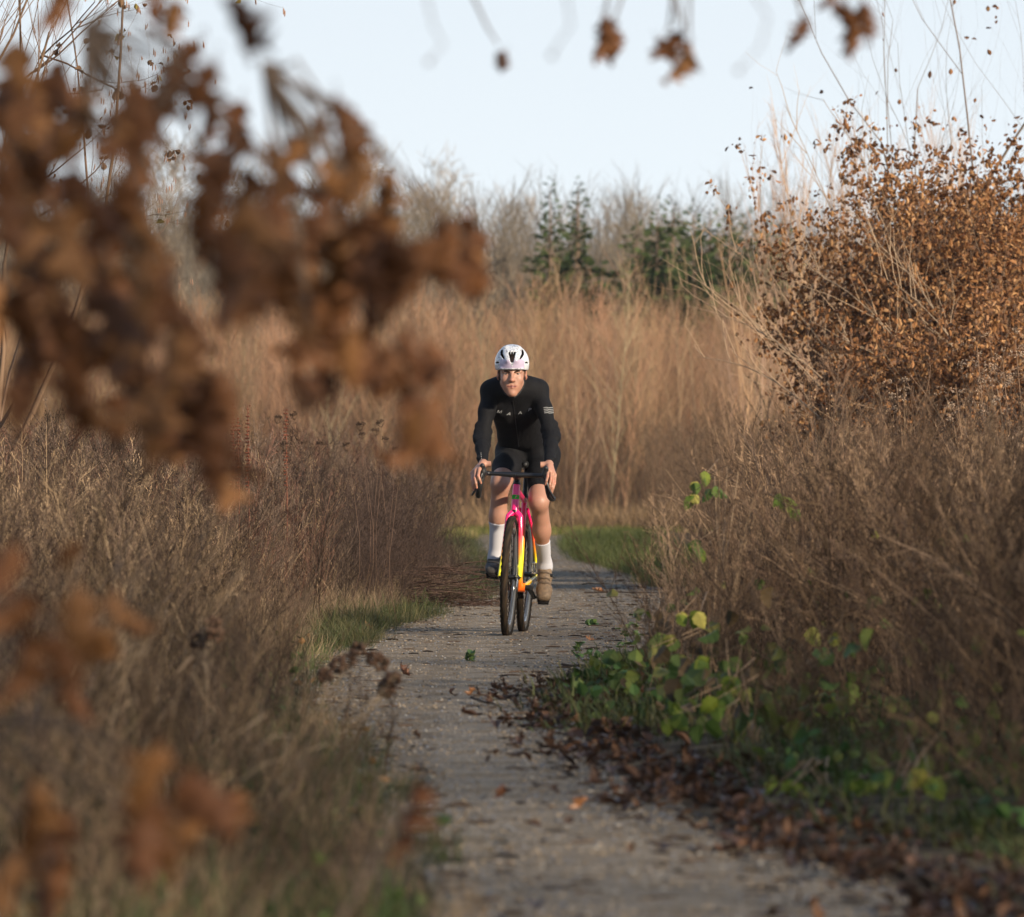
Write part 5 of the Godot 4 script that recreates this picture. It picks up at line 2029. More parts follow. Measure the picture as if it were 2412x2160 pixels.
		obj("pedal", pd.mesh(), mat("pedal_metal", Color(0.03, 0.03, 0.03), 0.4), root)
	var ring := Shape.new()
	var prof := [Vector2(0.072, -0.0015), Vector2(0.085, -0.0015), Vector2(0.085, 0.0015), Vector2(0.072, 0.0015)]
	ring.lathe(prof, Transform3D(Basis.IDENTITY, Vector3(-0.046, 0.278, 0.42)), 60, Color.WHITE, 0.003, true)
	for k in 4:
		var a := TAU * k / 4.0 + 0.4
		ring.tube([Vector3(-0.046, 0.278, 0.42), Vector3(-0.046, 0.278 + sin(a) * 0.075, 0.42 + cos(a) * 0.075)], [0.014, 0.008], 8, Color.WHITE)
	obj("chainring", ring.mesh(), black, root)
	var cas := Shape.new()
	for k in 7:
		var r := 0.024 + k * 0.006
		cas.lathe([Vector2(0.012, 0.0), Vector2(r, 0.0), Vector2(r, 0.0018), Vector2(0.012, 0.0018)], Transform3D(Basis.IDENTITY, Vector3(-0.053 + k * 0.0042, 0.347, 0.0)), 40, Color.WHITE, 0.002, true)
	obj("cassette", cas.mesh(), steel, root)
	var chain := Shape.new()
	for e in [[V.call(0.425, -0.046, 0.364), V.call(0.005, -0.045, 0.385)], [V.call(0.415, -0.046, 0.193), V.call(0.0, -0.045, 0.245)]]:
		for k in 34:
			var p0: Vector3 = (e[0] as Vector3).lerp(e[1], k / 34.0)
			var p1: Vector3 = (e[0] as Vector3).lerp(e[1], (k + 0.8) / 34.0)
			chain.tube([p0, p1], [0.004, 0.004], 5, Color.WHITE, Color(-1, 0, 0), true)
	obj("chain", chain.mesh(), steel, root).set_meta("kind", "stuff")
	var rd := Shape.new()
	rd.tube([V.call(-0.01, -0.07, 0.33), V.call(0.0, -0.06, 0.28)], [0.012, 0.012], 10, Color.WHITE, Color(-1, 0, 0), true)
	rd.lathe([Vector2(0.008, -0.004), Vector2(0.021, -0.004), Vector2(0.021, 0.004), Vector2(0.008, 0.004)], Transform3D(Basis.IDENTITY, Vector3(-0.045, 0.282, 0.01)), 22, Color.WHITE, 0.002, true)
	rd.lathe([Vector2(0.008, -0.004), Vector2(0.021, -0.004), Vector2(0.021, 0.004), Vector2(0.008, 0.004)], Transform3D(Basis.IDENTITY, Vector3(-0.045, 0.225, 0.03)), 22, Color.WHITE, 0.002, true)
	rd.tube([V.call(0.01, -0.052, 0.282), V.call(0.03, -0.052, 0.225)], [0.008, 0.008], 8, Color.WHITE, Color(-1, 0, 0), true)
	obj("rear_derailleur", rd.mesh(), black, root)
	# rear brake caliper: a bright block with a slot, on the rider's left
	var bc := Shape.new()
	bc.box(Transform3D(Basis.IDENTITY, Vector3(0.045, 0.385, 0.06)), Vector3(0.014, 0.05, 0.05), Color.WHITE, 0.004)
	bc.box(Transform3D(Basis.IDENTITY, Vector3(0.071, 0.385, 0.06)), Vector3(0.014, 0.05, 0.05), Color.WHITE, 0.004)
	bc.box(Transform3D(Basis.IDENTITY, Vector3(0.058, 0.413, 0.06)), Vector3(0.034, 0.012, 0.05), Color.WHITE, 0.003)
	bc.box(Transform3D(Basis.IDENTITY, Vector3(0.058, 0.357, 0.06)), Vector3(0.034, 0.012, 0.05), Color.WHITE, 0.003)
	bc.tube([Vector3(0.058, 0.413, 0.06), Vector3(0.06, 0.46, 0.05), Vector3(0.055, 0.5, 0.09)], [0.003, 0.003, 0.003], 6, Color.WHITE)
	obj("brake_caliper", bc.mesh(), steel, root)


const PEDAL_L := Vector3(0.13, 0.222, 0.262)
const PEDAL_R := Vector3(-0.13, 0.334, 0.580)


func wheel(root: Node3D, c: Vector3, rubber: Material, rimm: Material, black: Material, steel: Material) -> void:
	var hub := Shape.new()
	hub.lathe([Vector2(0.008, -0.06), Vector2(0.01, -0.045), Vector2(0.026, -0.038), Vector2(0.026, -0.033), Vector2(0.014, -0.026), Vector2(0.014, 0.026), Vector2(0.026, 0.033), Vector2(0.026, 0.038), Vector2(0.016, 0.046), Vector2(0.01, 0.06), Vector2(0.001, 0.06)], Transform3D.IDENTITY, 18, Color.WHITE)
	var w := obj("wheel", hub.mesh(), black, root)
	w.position = c
	var ty := Shape.new()
	var prof := []
	for k in 17:
		var a := lerpf(-2.35, 2.35, k / 16.0)
		prof.append(Vector2(0.327 + 0.0195 * cos(a), 0.0205 * sin(a)))
	var seg := 220
	var s := ty.v.size()
	for q in seg:
		var a := TAU * q / seg
		var out := Vector3(0, cos(a), sin(a))
		for j in 17:
			var p: Vector2 = prof[j]
			var nn2 := Vector2(cos(lerpf(-2.35, 2.35, j / 16.0)), sin(lerpf(-2.35, 2.35, j / 16.0)))
			# chevron knobs across the tread, shoulder knobs, bare sidewall
			var across := absi(j - 8)
			var up := 0.0
			if across <= 4:
				up = 0.0022 if (q + across) % 4 < 2 else 0.0
			elif across == 5:
				up = 0.0028 if q % 4 < 2 else 0.0
			p += nn2 * up
			ty.v.append(out * p.x + Vector3.RIGHT * p.y)
			ty.n.append((out * nn2.x + Vector3.RIGHT * nn2.y).normalized())
			var mud := 0.5 + 0.5 * sin(q * 0.37 + j * 1.3) * sin(q * 0.11 - j * 0.5)
			ty.c.append(Color(0.014, 0.013, 0.012).lerp(Color(0.075, 0.05, 0.03), mud * (0.6 if across <= 5 else 0.15)))
	for q in seg:
		for j in 16:
			var a := s + q * 17 + j
			var b := s + ((q + 1) % seg) * 17 + j
			ty.i.append_array([a, a + 1, b + 1, a, b + 1, b])
	obj("tyre", ty.mesh(), rubber, w)
	var rm := Shape.new()
	rm.lathe([Vector2(0.316, -0.0135), Vector2(0.309, -0.014), Vector2(0.290, -0.0125), Vector2(0.275, -0.0075), Vector2(0.270, 0.0), Vector2(0.275, 0.0075), Vector2(0.290, 0.0125), Vector2(0.309, 0.014), Vector2(0.316, 0.0135)], Transform3D.IDENTITY, 96, Color.WHITE)
	obj("rim", rm.mesh(), rimm, w)
	var disc := Shape.new()
	disc.lathe([Vector2(0.060, -0.001), Vector2(0.075, -0.001), Vector2(0.075, 0.001), Vector2(0.060, 0.001)], Transform3D(Basis.IDENTITY, Vector3(0.045, 0, 0)), 48, Color.WHITE, 0.0, true)
	for k in 6:
		var a := TAU * k / 6.0
		disc.tube([Vector3(0.045, cos(a) * 0.014, sin(a) * 0.014), Vector3(0.045, cos(a + 0.5) * 0.062, sin(a + 0.5) * 0.062)], [0.003, 0.003], 6, Color.WHITE)
	obj("brake_disc", disc.mesh(), steel, w)
	var sp := []
	for side in [-1.0, 1.0]:
		var sh := Shape.new()
		sh.tube([Vector3(0.0345 * side, 0.024, 0.0), Vector3(0.004 * side, 0.272, 0.06)], [0.0011, 0.0011], 5, Color.WHITE)
		sp.append(sh.mesh())
	for k in 24:
		var o := obj("spoke", sp[k % 2], black, w)
		o.rotation.x = TAU * k / 24.0


# ---------------------------------------------------------------- the rider
func build_rider() -> void:
	var root := thing("person", "cyclist in black jersey and shorts, white socks and white lilac helmet, leaning over the bars", "person")
	var B := bike_frame()
	var skin := mat("skin", Color.WHITE, 0.5, true)
	skin.subsurf_scatter_enabled = true
	skin.subsurf_scatter_strength = 0.12
	var cloth := mat("black_cloth", Color(0.0050, 0.0050, 0.0062), 0.8)
	cloth.rim_enabled = true
	cloth.metallic_specular = 0.3
	cloth.rim = 0.03
	cloth.rim_tint = 0.2
	cloth.normal_enabled = true
	cloth.normal_texture = noise_tex(5, 0.012, 512, [], true, 7.0, 4)
	cloth.normal_scale = 0.8
	cloth.uv1_triplanar = true
	cloth.uv1_scale = Vector3(2.5, 2.5, 2.5)
	var flesh := Color(0.35, 0.182, 0.125)
	# joints
	var hipR := B * Vector3(-0.09, 1.05, 0.18)
	var hipL := B * Vector3(0.09, 1.04, 0.17)
	var kneeR := at(1179, 1139, 40.45)
	var kneeL := at(1269, 1182, 40.54)
	var ballR := B * (PEDAL_R + Vector3(0, 0.024, 0))
	var ballL := B * (PEDAL_L + Vector3(0, 0.024, 0))
	var ankR := at(1167, 1318, 40.57)
	var ankL := at(1283, 1336, 40.80)
	var pel := at(1234, 1062, 40.84)
	var wai := at(1226, 1022, 40.72)
	var che := at(1215, 955, 40.50)
	var upp := at(1211, 918, 40.43)
	var shR := at(1155, 920, 40.42)
	var shL := at(1269, 918, 40.44)
	var elR := at(1135, 1036, 40.30)
	var elL := at(1300, 1032, 40.30)
	var wrR := at(1138, 1094, 40.10)
	var wrL := at(1293, 1096, 40.10)
	var nek := at(1210, 905, 40.42)
	var eye := at(1206.0, 879.5, 40.20)
	# ---- body: legs, arms, neck
	var body := Shape.new()
	var f := Field.new(Vector3(-0.30, 0.24, -41.05), Vector3(0.33, 1.52, -40.0), 0.0105)
	for s in [0, 1]:
		var hip: Vector3 = [hipR, hipL][s]
		var kn: Vector3 = [kneeR, kneeL][s]
		var an: Vector3 = [ankR, ankL][s]
		f.cone(hip, kn.lerp(hip, 0.12), 0.066, 0.058, 0.02)
		f.cone(kn.lerp(hip, 0.15), kn, 0.056, 0.052, 0.03)
		f.ball(kn + Vector3(0, -0.005, 0.016), Vector3(0.043, 0.047, 0.042), 0.03)
		var dir := (an - kn)
		# calf: a muscle behind the shin, fuller on the outside
		f.cone(kn, kn + dir * 0.45, 0.047, 0.046, 0.03)
		f.cone(kn + dir * 0.12 + Vector3(-0.006 if s == 0 else 0.010, 0, -0.030), kn + dir * 0.42 + Vector3(-0.004 if s == 0 else 0.012, 0, -0.026), 0.036, 0.040, 0.03)
		f.cone(kn + dir * 0.42, an + Vector3(0, 0.02, 0), 0.046, 0.033, 0.03)
		f.cone(an + Vector3(0, 0.02, 0), an - dir.normalized() * -0.01, 0.033, 0.033, 0.03)
		var sh: Vector3 = [shR, shL][s]
		var el: Vector3 = [elR, elL][s]
		var wr: Vector3 = [wrR, wrL][s]
		f.cone(sh, el, 0.036, 0.032, 0.02)
		f.cone(el, wr, 0.032, 0.025, 0.02)
	f.cone(pel, wai + Vector3(0, 0, -0.02), 0.07, 0.06, 0.03)
	f.cone(wai + Vector3(0, 0, -0.02), che + Vector3(0, 0, -0.04), 0.06, 0.055, 0.03)
	f.cone(che + Vector3(0, 0, -0.04), nek, 0.06, 0.05, 0.02)
	f.cone(shR, shL, 0.03, 0.03, 0.02)
	f.cone(nek, eye + Vector3(0, -0.06, -0.085), 0.056, 0.054, 0.02)
	f.net(body, flesh)
	# ---- head
	var hd := Field.new(eye + Vector3(-0.105, -0.165, -0.21), eye + Vector3(0.105, 0.15, 0.075), 0.0034)
	var E := func(x: float, y: float, z: float): return eye + Vector3(x, y, z)
	hd.ball(E.call(0, 0.035, -0.085), Vector3(0.074, 0.10, 0.100), 0.01)
	hd.ball(E.call(0, -0.030, -0.038), Vector3(0.0595, 0.085, 0.066), 0.03)
	for s in [-1.0, 1.0]:
		hd.cone(E.call(0.047 * s, -0.055, -0.055), E.call(0.015 * s, -0.112, -0.004), 0.019, 0.0145, 0.022)
		hd.ball(E.call(0.040 * s, -0.034, 0.000), Vector3(0.019, 0.022, 0.019), 0.03)
		hd.cone(E.call(0.014 * s, 0.012, 0.020), E.call(0.048 * s, 0.014, 0.008), 0.010, 0.011, 0.014)
	hd.ball(E.call(0, -0.112, 0.002), Vector3(0.020, 0.019, 0.023), 0.022)
	hd.cone(E.call(-0.014, -0.072, 0.000), E.call(0.014, -0.072, 0.000), 0.0255, 0.0255, 0.025)
	for s in [-1.0, 1.0]:
		hd.ball(E.call(0.0335 * s, -0.001, 0.034), Vector3(0.0185, 0.0125, 0.014), 0.012, true)
	hd.cone(E.call(0, 0.006, 0.026), E.call(0, -0.036, 0.048), 0.0085, 0.0105, 0.014)
	hd.ball(E.call(0, -0.0385, 0.048), Vector3(0.0125, 0.0105, 0.0125), 0.010)
	for s in [-1.0, 1.0]:
		hd.ball(E.call(0.0125 * s, -0.041, 0.036), Vector3(0.0075, 0.0075, 0.011), 0.008)
		hd.ball(E.call(0.0065 * s, -0.0485, 0.042), Vector3(0.0035, 0.003, 0.005), 0.003, true)
		# lids over the eyes
		hd.cone(E.call(0.0205 * s, 0.0050, 0.0235), E.call(0.047 * s, 0.0055, 0.0150), 0.0048, 0.0048, 0.004)
		hd.cone(E.call(0.0215 * s, -0.0095, 0.0205), E.call(0.045 * s, -0.0085, 0.0135), 0.0040, 0.0040, 0.004)
		# lips
		hd.cone(E.call(0.002 * s, -0.0690, 0.0270), E.call(0.0245 * s, -0.0735, 0.0160), 0.0040, 0.0028, 0.006)
		hd.cone(E.call(0.0, -0.0800, 0.0255), E.call(0.0215 * s, -0.0775, 0.0170), 0.0052, 0.0036, 0.006)
		hd.cone(E.call(0.0, -0.0740, 0.0330), E.call(0.0265 * s, -0.0755, 0.0205), 0.0016, 0.0016, 0.002, true)
		# ears
		hd.ball(E.call(0.0765 * s, -0.010, -0.072), Vector3(0.006, 0.029, 0.0165), 0.006, false, Basis(Vector3.UP, 0.75 * s))
		hd.ball(E.call(0.082 * s, -0.005, -0.062), Vector3(0.005, 0.015, 0.006), 0.004, true)
	hd.cone(E.call(0, -0.07, -0.085), nek.lerp(E.call(0, -0.07, -0.085), 0.5), 0.056, 0.056, 0.02)
	var first := body.v.size()
	hd.net(body, flesh)
	for j in range(first, body.v.size()):
		var p := body.v[j] - eye
		var c := flesh
		if p.z > 0.012 and absf(p.x) < 0.0255 and p.y < -0.0655 + 0.002 * cos(p.x * 300.0) - absf(p.x) * 0.15 and p.y > -0.0865 + absf(p.x) * 0.3:
			c = flesh.lerp(Color(0.29, 0.085, 0.07), 0.6)
			if absf(p.y + 0.0745 + absf(p.x) * 0.04) < 0.0022:
				c = Color(0.10, 0.03, 0.026)
		elif (absf(p.x) < 0.014 and p.y < -0.03 and p.y > -0.05 and p.z > 0.035) or (absf(p.x) > 0.074 and p.z > -0.07):
			c = flesh.lerp(Color(0.52, 0.20, 0.13), 0.4)
		elif p.y < -0.06:
			c = flesh.lerp(Color(0.42, 0.20, 0.13), 0.35)
		body.c[j] = c
	# ---- hands
	for s in [0, 1]:
		hand(body, s, [wrR, wrL][s], flesh)
	var bo := obj("body", body.mesh(), skin, root)
	bo.set_meta("label", "bare face, hands and legs")
	# ---- face pieces
	for s in [-1.0, 1.0]:
		var e := Shape.new()
		e.ball(Vector3.ZERO, Vector3.ONE * 0.0130, Basis.IDENTITY, 14, 18, Color(0.33, 0.29, 0.27))
		e.tint(func(p: Vector3, c: Color): return Color(0.012, 0.008, 0.006) if Vector2(p.x, p.y).length() < 0.0026 and p.z > 0 else (Color(0.06, 0.032, 0.018) if Vector2(p.x, p.y).length() < 0.0068 and p.z > 0 else c))
		var eo := obj("eye", e.mesh(), mat("eye_white", Color.WHITE, 0.15, true), root)
		eo.position = E.call(0.0335 * s, -0.0015, 0.0095)
		var br := Shape.new()
		br.tube([E.call(0.0115 * s, 0.0055, 0.0295), E.call(0.026 * s, 0.0105, 0.0290), E.call(0.040 * s, 0.0130, 0.0220), E.call(0.052 * s, 0.0095, 0.010)], [0.0034, 0.0044, 0.0036, 0.0018], 6, Color.WHITE)
		obj("eyebrow", br.mesh(), mat("brow_hair", Color(0.035, 0.018, 0.010), 0.8), root)
	var hair := Field.new(E.call(-0.1, -0.08, -0.215), E.call(0.1, 0.16, 0.02), 0.007)
	hair.ball(E.call(0, 0.036, -0.090), Vector3(0.0785, 0.102, 0.101), 0.01)
	hair.trim(E.call(0, 0.018, 0.0), Vector3(0, -0.85, 0.53))
	hair.trim(E.call(0, -0.02, -0.07), Vector3(0, -1, 0))
	var hs := Shape.new()
	hair.net(hs, Color.WHITE)
	obj("hair", hs.mesh(), mat("brown_hair", Color(0.075, 0.038, 0.02), 0.8), root)
	helmet(root, eye)
	# ---- jersey
	var j := Field.new(Vector3(-0.32, 0.93, -41.02), Vector3(0.36, 1.55, -39.95), 0.0095)
	var sx := Vector3(1, 0, 0)
	for s in [0, 1]:
		var sg := -1.0 if s == 0 else 1.0
		var sh: Vector3 = [shR, shL][s]
		var el: Vector3 = [elR, elL][s]
		var wr: Vector3 = [wrR, wrL][s]
		j.cone(pel + sx * 0.062 * sg, wai + sx * 0.048 * sg, 0.096, 0.080, 0.03)
		j.cone(wai + sx * 0.048 * sg, che + sx * 0.066 * sg, 0.080, 0.084, 0.03)
		j.cone(che + sx * 0.066 * sg, upp + sx * 0.085 * sg, 0.088, 0.070, 0.03)
		j.cone(upp + sx * 0.080 * sg, sh, 0.064, 0.049, 0.03)
		j.cone(nek + Vector3(0.03 * sg, -0.004, 0), sh + Vector3(0, 0.006, 0), 0.055, 0.043, 0.04)
		j.cone(sh, sh.lerp(el, 0.42), 0.050, 0.045, 0.03)
		j.cone(sh.lerp(el, 0.42), el, 0.045, 0.038, 0.03)
		j.ball(el, Vector3(0.039, 0.039, 0.041), 0.02)
		j.cone(el, el.lerp(wr, 0.35), 0.039, 0.0385, 0.02)
		j.cone(el.lerp(wr, 0.35), wr, 0.0385, 0.028, 0.02)
		# folds at the elbow and the cuff
		for q in 5:
			var t: float = [0.78, 0.90, 1.0, 1.12, 1.86][q]
			var c := sh.lerp(el, t) if t <= 1.0 else el.lerp(wr, t - 1.0)
			var tilt := Vector3(0.02 * sg, 0.012, 0.0)
			j.cone(c - tilt * 1.4, c + tilt * 1.4, (0.024 if q < 4 else 0.012), (0.026 if q < 4 else 0.013), 0.010)
	j.cone(nek + Vector3(0, -0.01, -0.01), nek + Vector3(-0.001, 0.052, 0.055), 0.062, 0.060, 0.02)
	j.cone(upp + Vector3(0, 0, 0.02), wai + Vector3(0, 0, 0.02), 0.075, 0.075, 0.04)
	# creases from the armpits over the chest
	j.trim(wrR + (elR - wrR) * 0.06, (wrR - elR).normalized(), wrR, 0.16)
	j.trim(wrL + (elL - wrL) * 0.06, (wrL - elL).normalized(), wrL, 0.16)
	j.trim(pel + Vector3(0, -0.015, 0.03), Vector3(0, -0.93, 0.1).normalized(), pel, 0.21)
	j.trim(nek + Vector3(0, 0.035, 0.055), Vector3(0, 0.75, 0.66).normalized(), nek, 0.12)
	var js := Shape.new()
	j.net(js, Color.WHITE)
	var jer := obj("jersey", js.mesh(), cloth, root)
	jer.set_meta("label", "black long-sleeved jersey with white chest lettering")
	jersey_print(jer, j)
	# ---- shorts
	var sf := Field.new(Vector3(-0.26, 0.70, -41.05), Vector3(0.34, 1.20, -40.2), 0.0095)
	for s in [0, 1]:
		var sg := -1.0 if s == 0 else 1.0
		var hip: Vector3 = [hipR, hipL][s]
		var kn: Vector3 = [kneeR, kneeL][s]
		sf.cone(hip + Vector3(0, 0.01, -0.01), hip.lerp(kn, 0.5), 0.093, 0.079, 0.04)
		sf.cone(hip.lerp(kn, 0.5), kn, 0.079, 0.055, 0.03)
		sf.cone(hip, wai + sx * 0.04 * sg, 0.09, 0.07, 0.04)
		var cut := hip.lerp(kn, 0.80 if s == 0 else 0.79)
		sf.trim(cut, ((kn - hip).normalized() + Vector3(0, -0.15, 0)).normalized(), kn, 0.17)
	var so := Shape.new()
	sf.net(so, Color.WHITE)
	obj("shorts", so.mesh(), cloth, root)
	# ---- socks and shoes
	var sock := mat("ribbed_sock", Color(0.44, 0.435, 0.46), 0.9)
	for s in [0, 1]:
		var kn: Vector3 = [kneeR, kneeL][s]
		var an: Vector3 = [ankR, ankL][s]
		var dir := an - kn
		var k := Field.new(kn.min(an) - Vector3(0.08, 0.06, 0.09), kn.max(an) + Vector3(0.08, 0.02, 0.08), 0.0055)
		k.cone(kn, kn + dir * 0.45, 0.050, 0.049, 0.03)
		k.cone(kn + dir * 0.12 + Vector3(-0.006 if s == 0 else 0.010, 0, -0.030), kn + dir * 0.42 + Vector3(-0.004 if s == 0 else 0.012, 0, -0.026), 0.039, 0.043, 0.03)
		k.cone(kn + dir * 0.42, an + Vector3(0, 0.02, 0), 0.049, 0.037, 0.03)
		k.cone(an + Vector3(0, 0.02, 0), an - Vector3(0, 0.035, 0.0), 0.037, 0.040, 0.03)
		k.ball(an + Vector3(0.0, 0.0, 0.004), Vector3(0.041, 0.03, 0.036), 0.02)
		k.trim(kn + dir * (0.505 if s == 0 else 0.60), -dir.normalized())
		var ks := Shape.new()
		k.net(ks, Color.WHITE)
		# the knitted ribs run down the leg
		for q in ks.v.size():
			var rel := ks.v[q] - kn
			var ax := dir.normalized()
			var rad := rel - ax * rel.dot(ax)
			var ang := atan2(rad.z, rad.x)
			ks.v[q] += rad.normalized() * 0.0008 * sin(ang * 34.0)
		obj("sock", ks.mesh(), sock, root)
		shoe(root, s, [ballR, ballL][s], an, s == 1)
	# chin strap
	var strap := Shape.new()
	for s in [-1.0, 1.0]:
		var chin := E.call(0.012 * s, -0.137, -0.014)
		strap.tube([E.call(0.078 * s, 0.03, -0.060), E.call(0.0715 * s, -0.035, -0.058), E.call(0.066 * s, -0.075, -0.052), E.call(0.042 * s, -0.112, -0.028), chin], [0.0025, 0.0025, 0.0028, 0.004, 0.004], 6, Color.WHITE)
	obj("chin_strap", strap.mesh(), mat("black_webbing", Color(0.01, 0.01, 0.01), 0.7), root)


func hand(body: Shape, s: int, wr: Vector3, flesh: Color) -> void:
	var d := 40.0
	# pixel places of knuckle, middle joint and tip; the depth runs from the wrist over the hood to the lever
	var L := [[1291, 1107, 1290, 1122, 1285, 1141], [1298, 1111, 1297.5, 1129, 1292.5, 1152], [1303, 1114, 1302.5, 1135, 1297.5, 1158], [1307.5, 1120, 1306.5, 1139, 1300, 1161]]
	var R := [[1129, 1106, 1126.5, 1121, 1133, 1138], [1120.5, 1108, 1118.5, 1126, 1123, 1149], [1115, 1111, 1114, 1131, 1118.5, 1148], [1111.5, 1115, 1112, 1134, 1115.5, 1154]]
	var th := [[1282, 1101, 1272, 1106, 1279, 1110], [1144, 1098, 1151, 1102, 1144.5, 1107]]
	var set_: Array = [R, L][s]
	var lo := wr
	var hi := wr
	for k in set_:
		for q in [0, 2, 4]:
			lo = lo.min(at(k[q], k[q + 1], d))
			hi = hi.max(at(k[q], k[q + 1], d))
	var h := Field.new(lo - Vector3(0.03, 0.025, 0.06), hi + Vector3(0.045, 0.03, 0.06), 0.0036)
	var palm := wr + Vector3(0, 0.004, 0.02)
	h.cone(wr + Vector3(0, 0.012, -0.03), palm, 0.026, 0.024, 0.01)
	for k in 4:
		var q: Array = set_[k]
		var a := at(q[0], q[1], d - 0.005 + 0.012 * k)
		var b := at(q[2], q[3], d - 0.042 + 0.012 * k)
		var c := at(q[4], q[5], d - 0.036 + 0.010 * k)
		var mid := b.lerp(c, 0.55) + Vector3(0, 0, 0.006)
		var r := 0.0092 - 0.0006 * (k if k != 0 else 1)
		h.cone(palm + (a - palm) * 0.25, a, 0.0155, 0.0112, 0.012)
		h.cone(a, b, r + 0.0008, r, 0.004)
		h.cone(b, mid, r, r - 0.0008, 0.003)
		h.cone(mid, c, r - 0.0008, r - 0.002, 0.003)
	var t: Array = th[s]
	var t0 := at(t[0], t[1], d + 0.02)
	var t1 := at(t[2], t[3], d - 0.005)
	var t2 := at(t[4], t[5], d - 0.035)
	h.cone(palm, t0, 0.018, 0.0135, 0.012)
	h.cone(t0, t1, 0.0125, 0.0115, 0.006)
	h.cone(t1, t2, 0.0112, 0.0095, 0.004)
	var first := body.v.size()
	h.net(body, flesh.lerp(Color(0.38, 0.19, 0.125), 0.6))
	# nails, and redder knuckles
	for j in range(first, body.v.size()):
		for k in 4:
			var q: Array = set_[k]
			if body.v[j].distance_to(at(q[2], q[3], d - 0.042 + 0.012 * k)) < 0.0115 or body.v[j].distance_to(at(q[4], q[5], d - 0.036 + 0.010 * k)) < 0.009:
				body.c[j] = body.c[j].lerp(Color(0.50, 0.19, 0.13), 0.5)


func helmet(root: Node3D, eye: Vector3) -> void:
	var o := eye + Vector3(0, 0.056, -0.078)
	var f := Field.new(o - Vector3(0.115, 0.075, 0.155), o + Vector3(0.115, 0.13, 0.155), 0.0036)
	f.ball(o, Vector3(0.0985, 0.111, 0.138), 0.02)
	# ridges beside the centre channel
	for s in [-1.0, 1.0]:
		f.cone(o + Vector3(0.022 * s, 0.015, 0.130), o + Vector3(0.034 * s, 0.084, 0.055), 0.010, 0.012, 0.02)
		f.cone(o + Vector3(0.034 * s, 0.084, 0.055), o + Vector3(0.032 * s, 0.086, -0.05), 0.012, 0.010, 0.02)
	f.cone(o + Vector3(-0.06, -0.030, 0.103), o + Vector3(0.0, -0.037, 0.125), 0.008, 0.008, 0.012)
	f.cone(o + Vector3(0.06, -0.030, 0.103), o + Vector3(0.0, -0.037, 0.125), 0.008, 0.008, 0.012)
	# vents: a wedge in the middle, a curved slit each side, a low slit behind each temple
	for k in 7:
		var t := k / 6.0
		var y := lerpf(0.012, 0.066, t)
		var w := lerpf(0.004, 0.015, t)
		for q in 3:
			var x := w * (q - 1.0)
			f.cone(o + Vector3(x, y, 0.15), o + Vector3(x, y - 0.01, 0.07), 0.0055, 0.0055, 0.003, true)
	for s in [-1.0, 1.0]:
		for k in 8:
			var t := k / 7.0
			var x := lerpf(0.045, 0.059, sin(t * 2.2)) + 0.002
			var y := lerpf(0.030, 0.077, t)
			var x2 := x * (1.0 if s > 0 else 0.96)
			f.cone(o + Vector3(x2 * s, y, 0.14), o + Vector3(x2 * s, y - 0.006, 0.03), lerpf(0.0035, 0.0065, sin(t * PI)), 0.006, 0.003, true)
		for k in 4:
			f.cone(o + Vector3((0.076 + 0.004 * k) * s, 0.004 + 0.003 * (1.5 - absf(k - 1.5)), 0.1), o + Vector3((0.074 + 0.004 * k) * s, 0.003, 0.0), 0.0035, 0.0035, 0.002, true)
	f.ball(o - Vector3(0, 0.004, 0), Vector3(0.080, 0.092, 0.120), 0.004, true)
	f.trim(o + Vector3(0, -0.0345, 0.13), Vector3(0, -1.0, 0.02).normalized())
	f.trim(o + Vector3(0.0, -0.0345, 0.0), Vector3(0.0, -0.93, -0.36).normalized())
	var s2 := Shape.new()
	f.net(s2, Color.WHITE)
	var nz := FastNoiseLite.new()
	nz.seed = 11
	nz.frequency = 90.0
	nz.fractal_octaves = 2
	for j in s2.v.size():
		var p := s2.v[j] - o
		var c := Color(0.56, 0.57, 0.59)
		var deep := (p / Vector3(0.0985, 0.111, 0.138)).length()
		if deep < 0.93:
			c = Color(0.012, 0.011, 0.011)
		elif p.y < 0.022 + 0.004 * sin(absf(p.x) * 160.0) and p.y > -0.028 and absf(p.x) < 0.071 and p.z > 0.0 and absf(p.x) > 0.006 + (p.y + 0.005) * 0.35:
			c = Color(0.40, 0.335, 0.44)
		elif nz.get_noise_3dv(p) > 0.24 and p.x < 0.06:
			c = Color(0.16, 0.16, 0.18)
		s2.c[j] = c
	var shell := mat("helmet_shell", Color.WHITE, 0.35, true)
	shell.clearcoat_enabled = true
	shell.clearcoat = 0.5
	shell.clearcoat_roughness = 0.15
	var h := obj("helmet", s2.mesh(), shell, root)
	h.set_meta("label", "white speckled helmet with a lilac band over the brow")


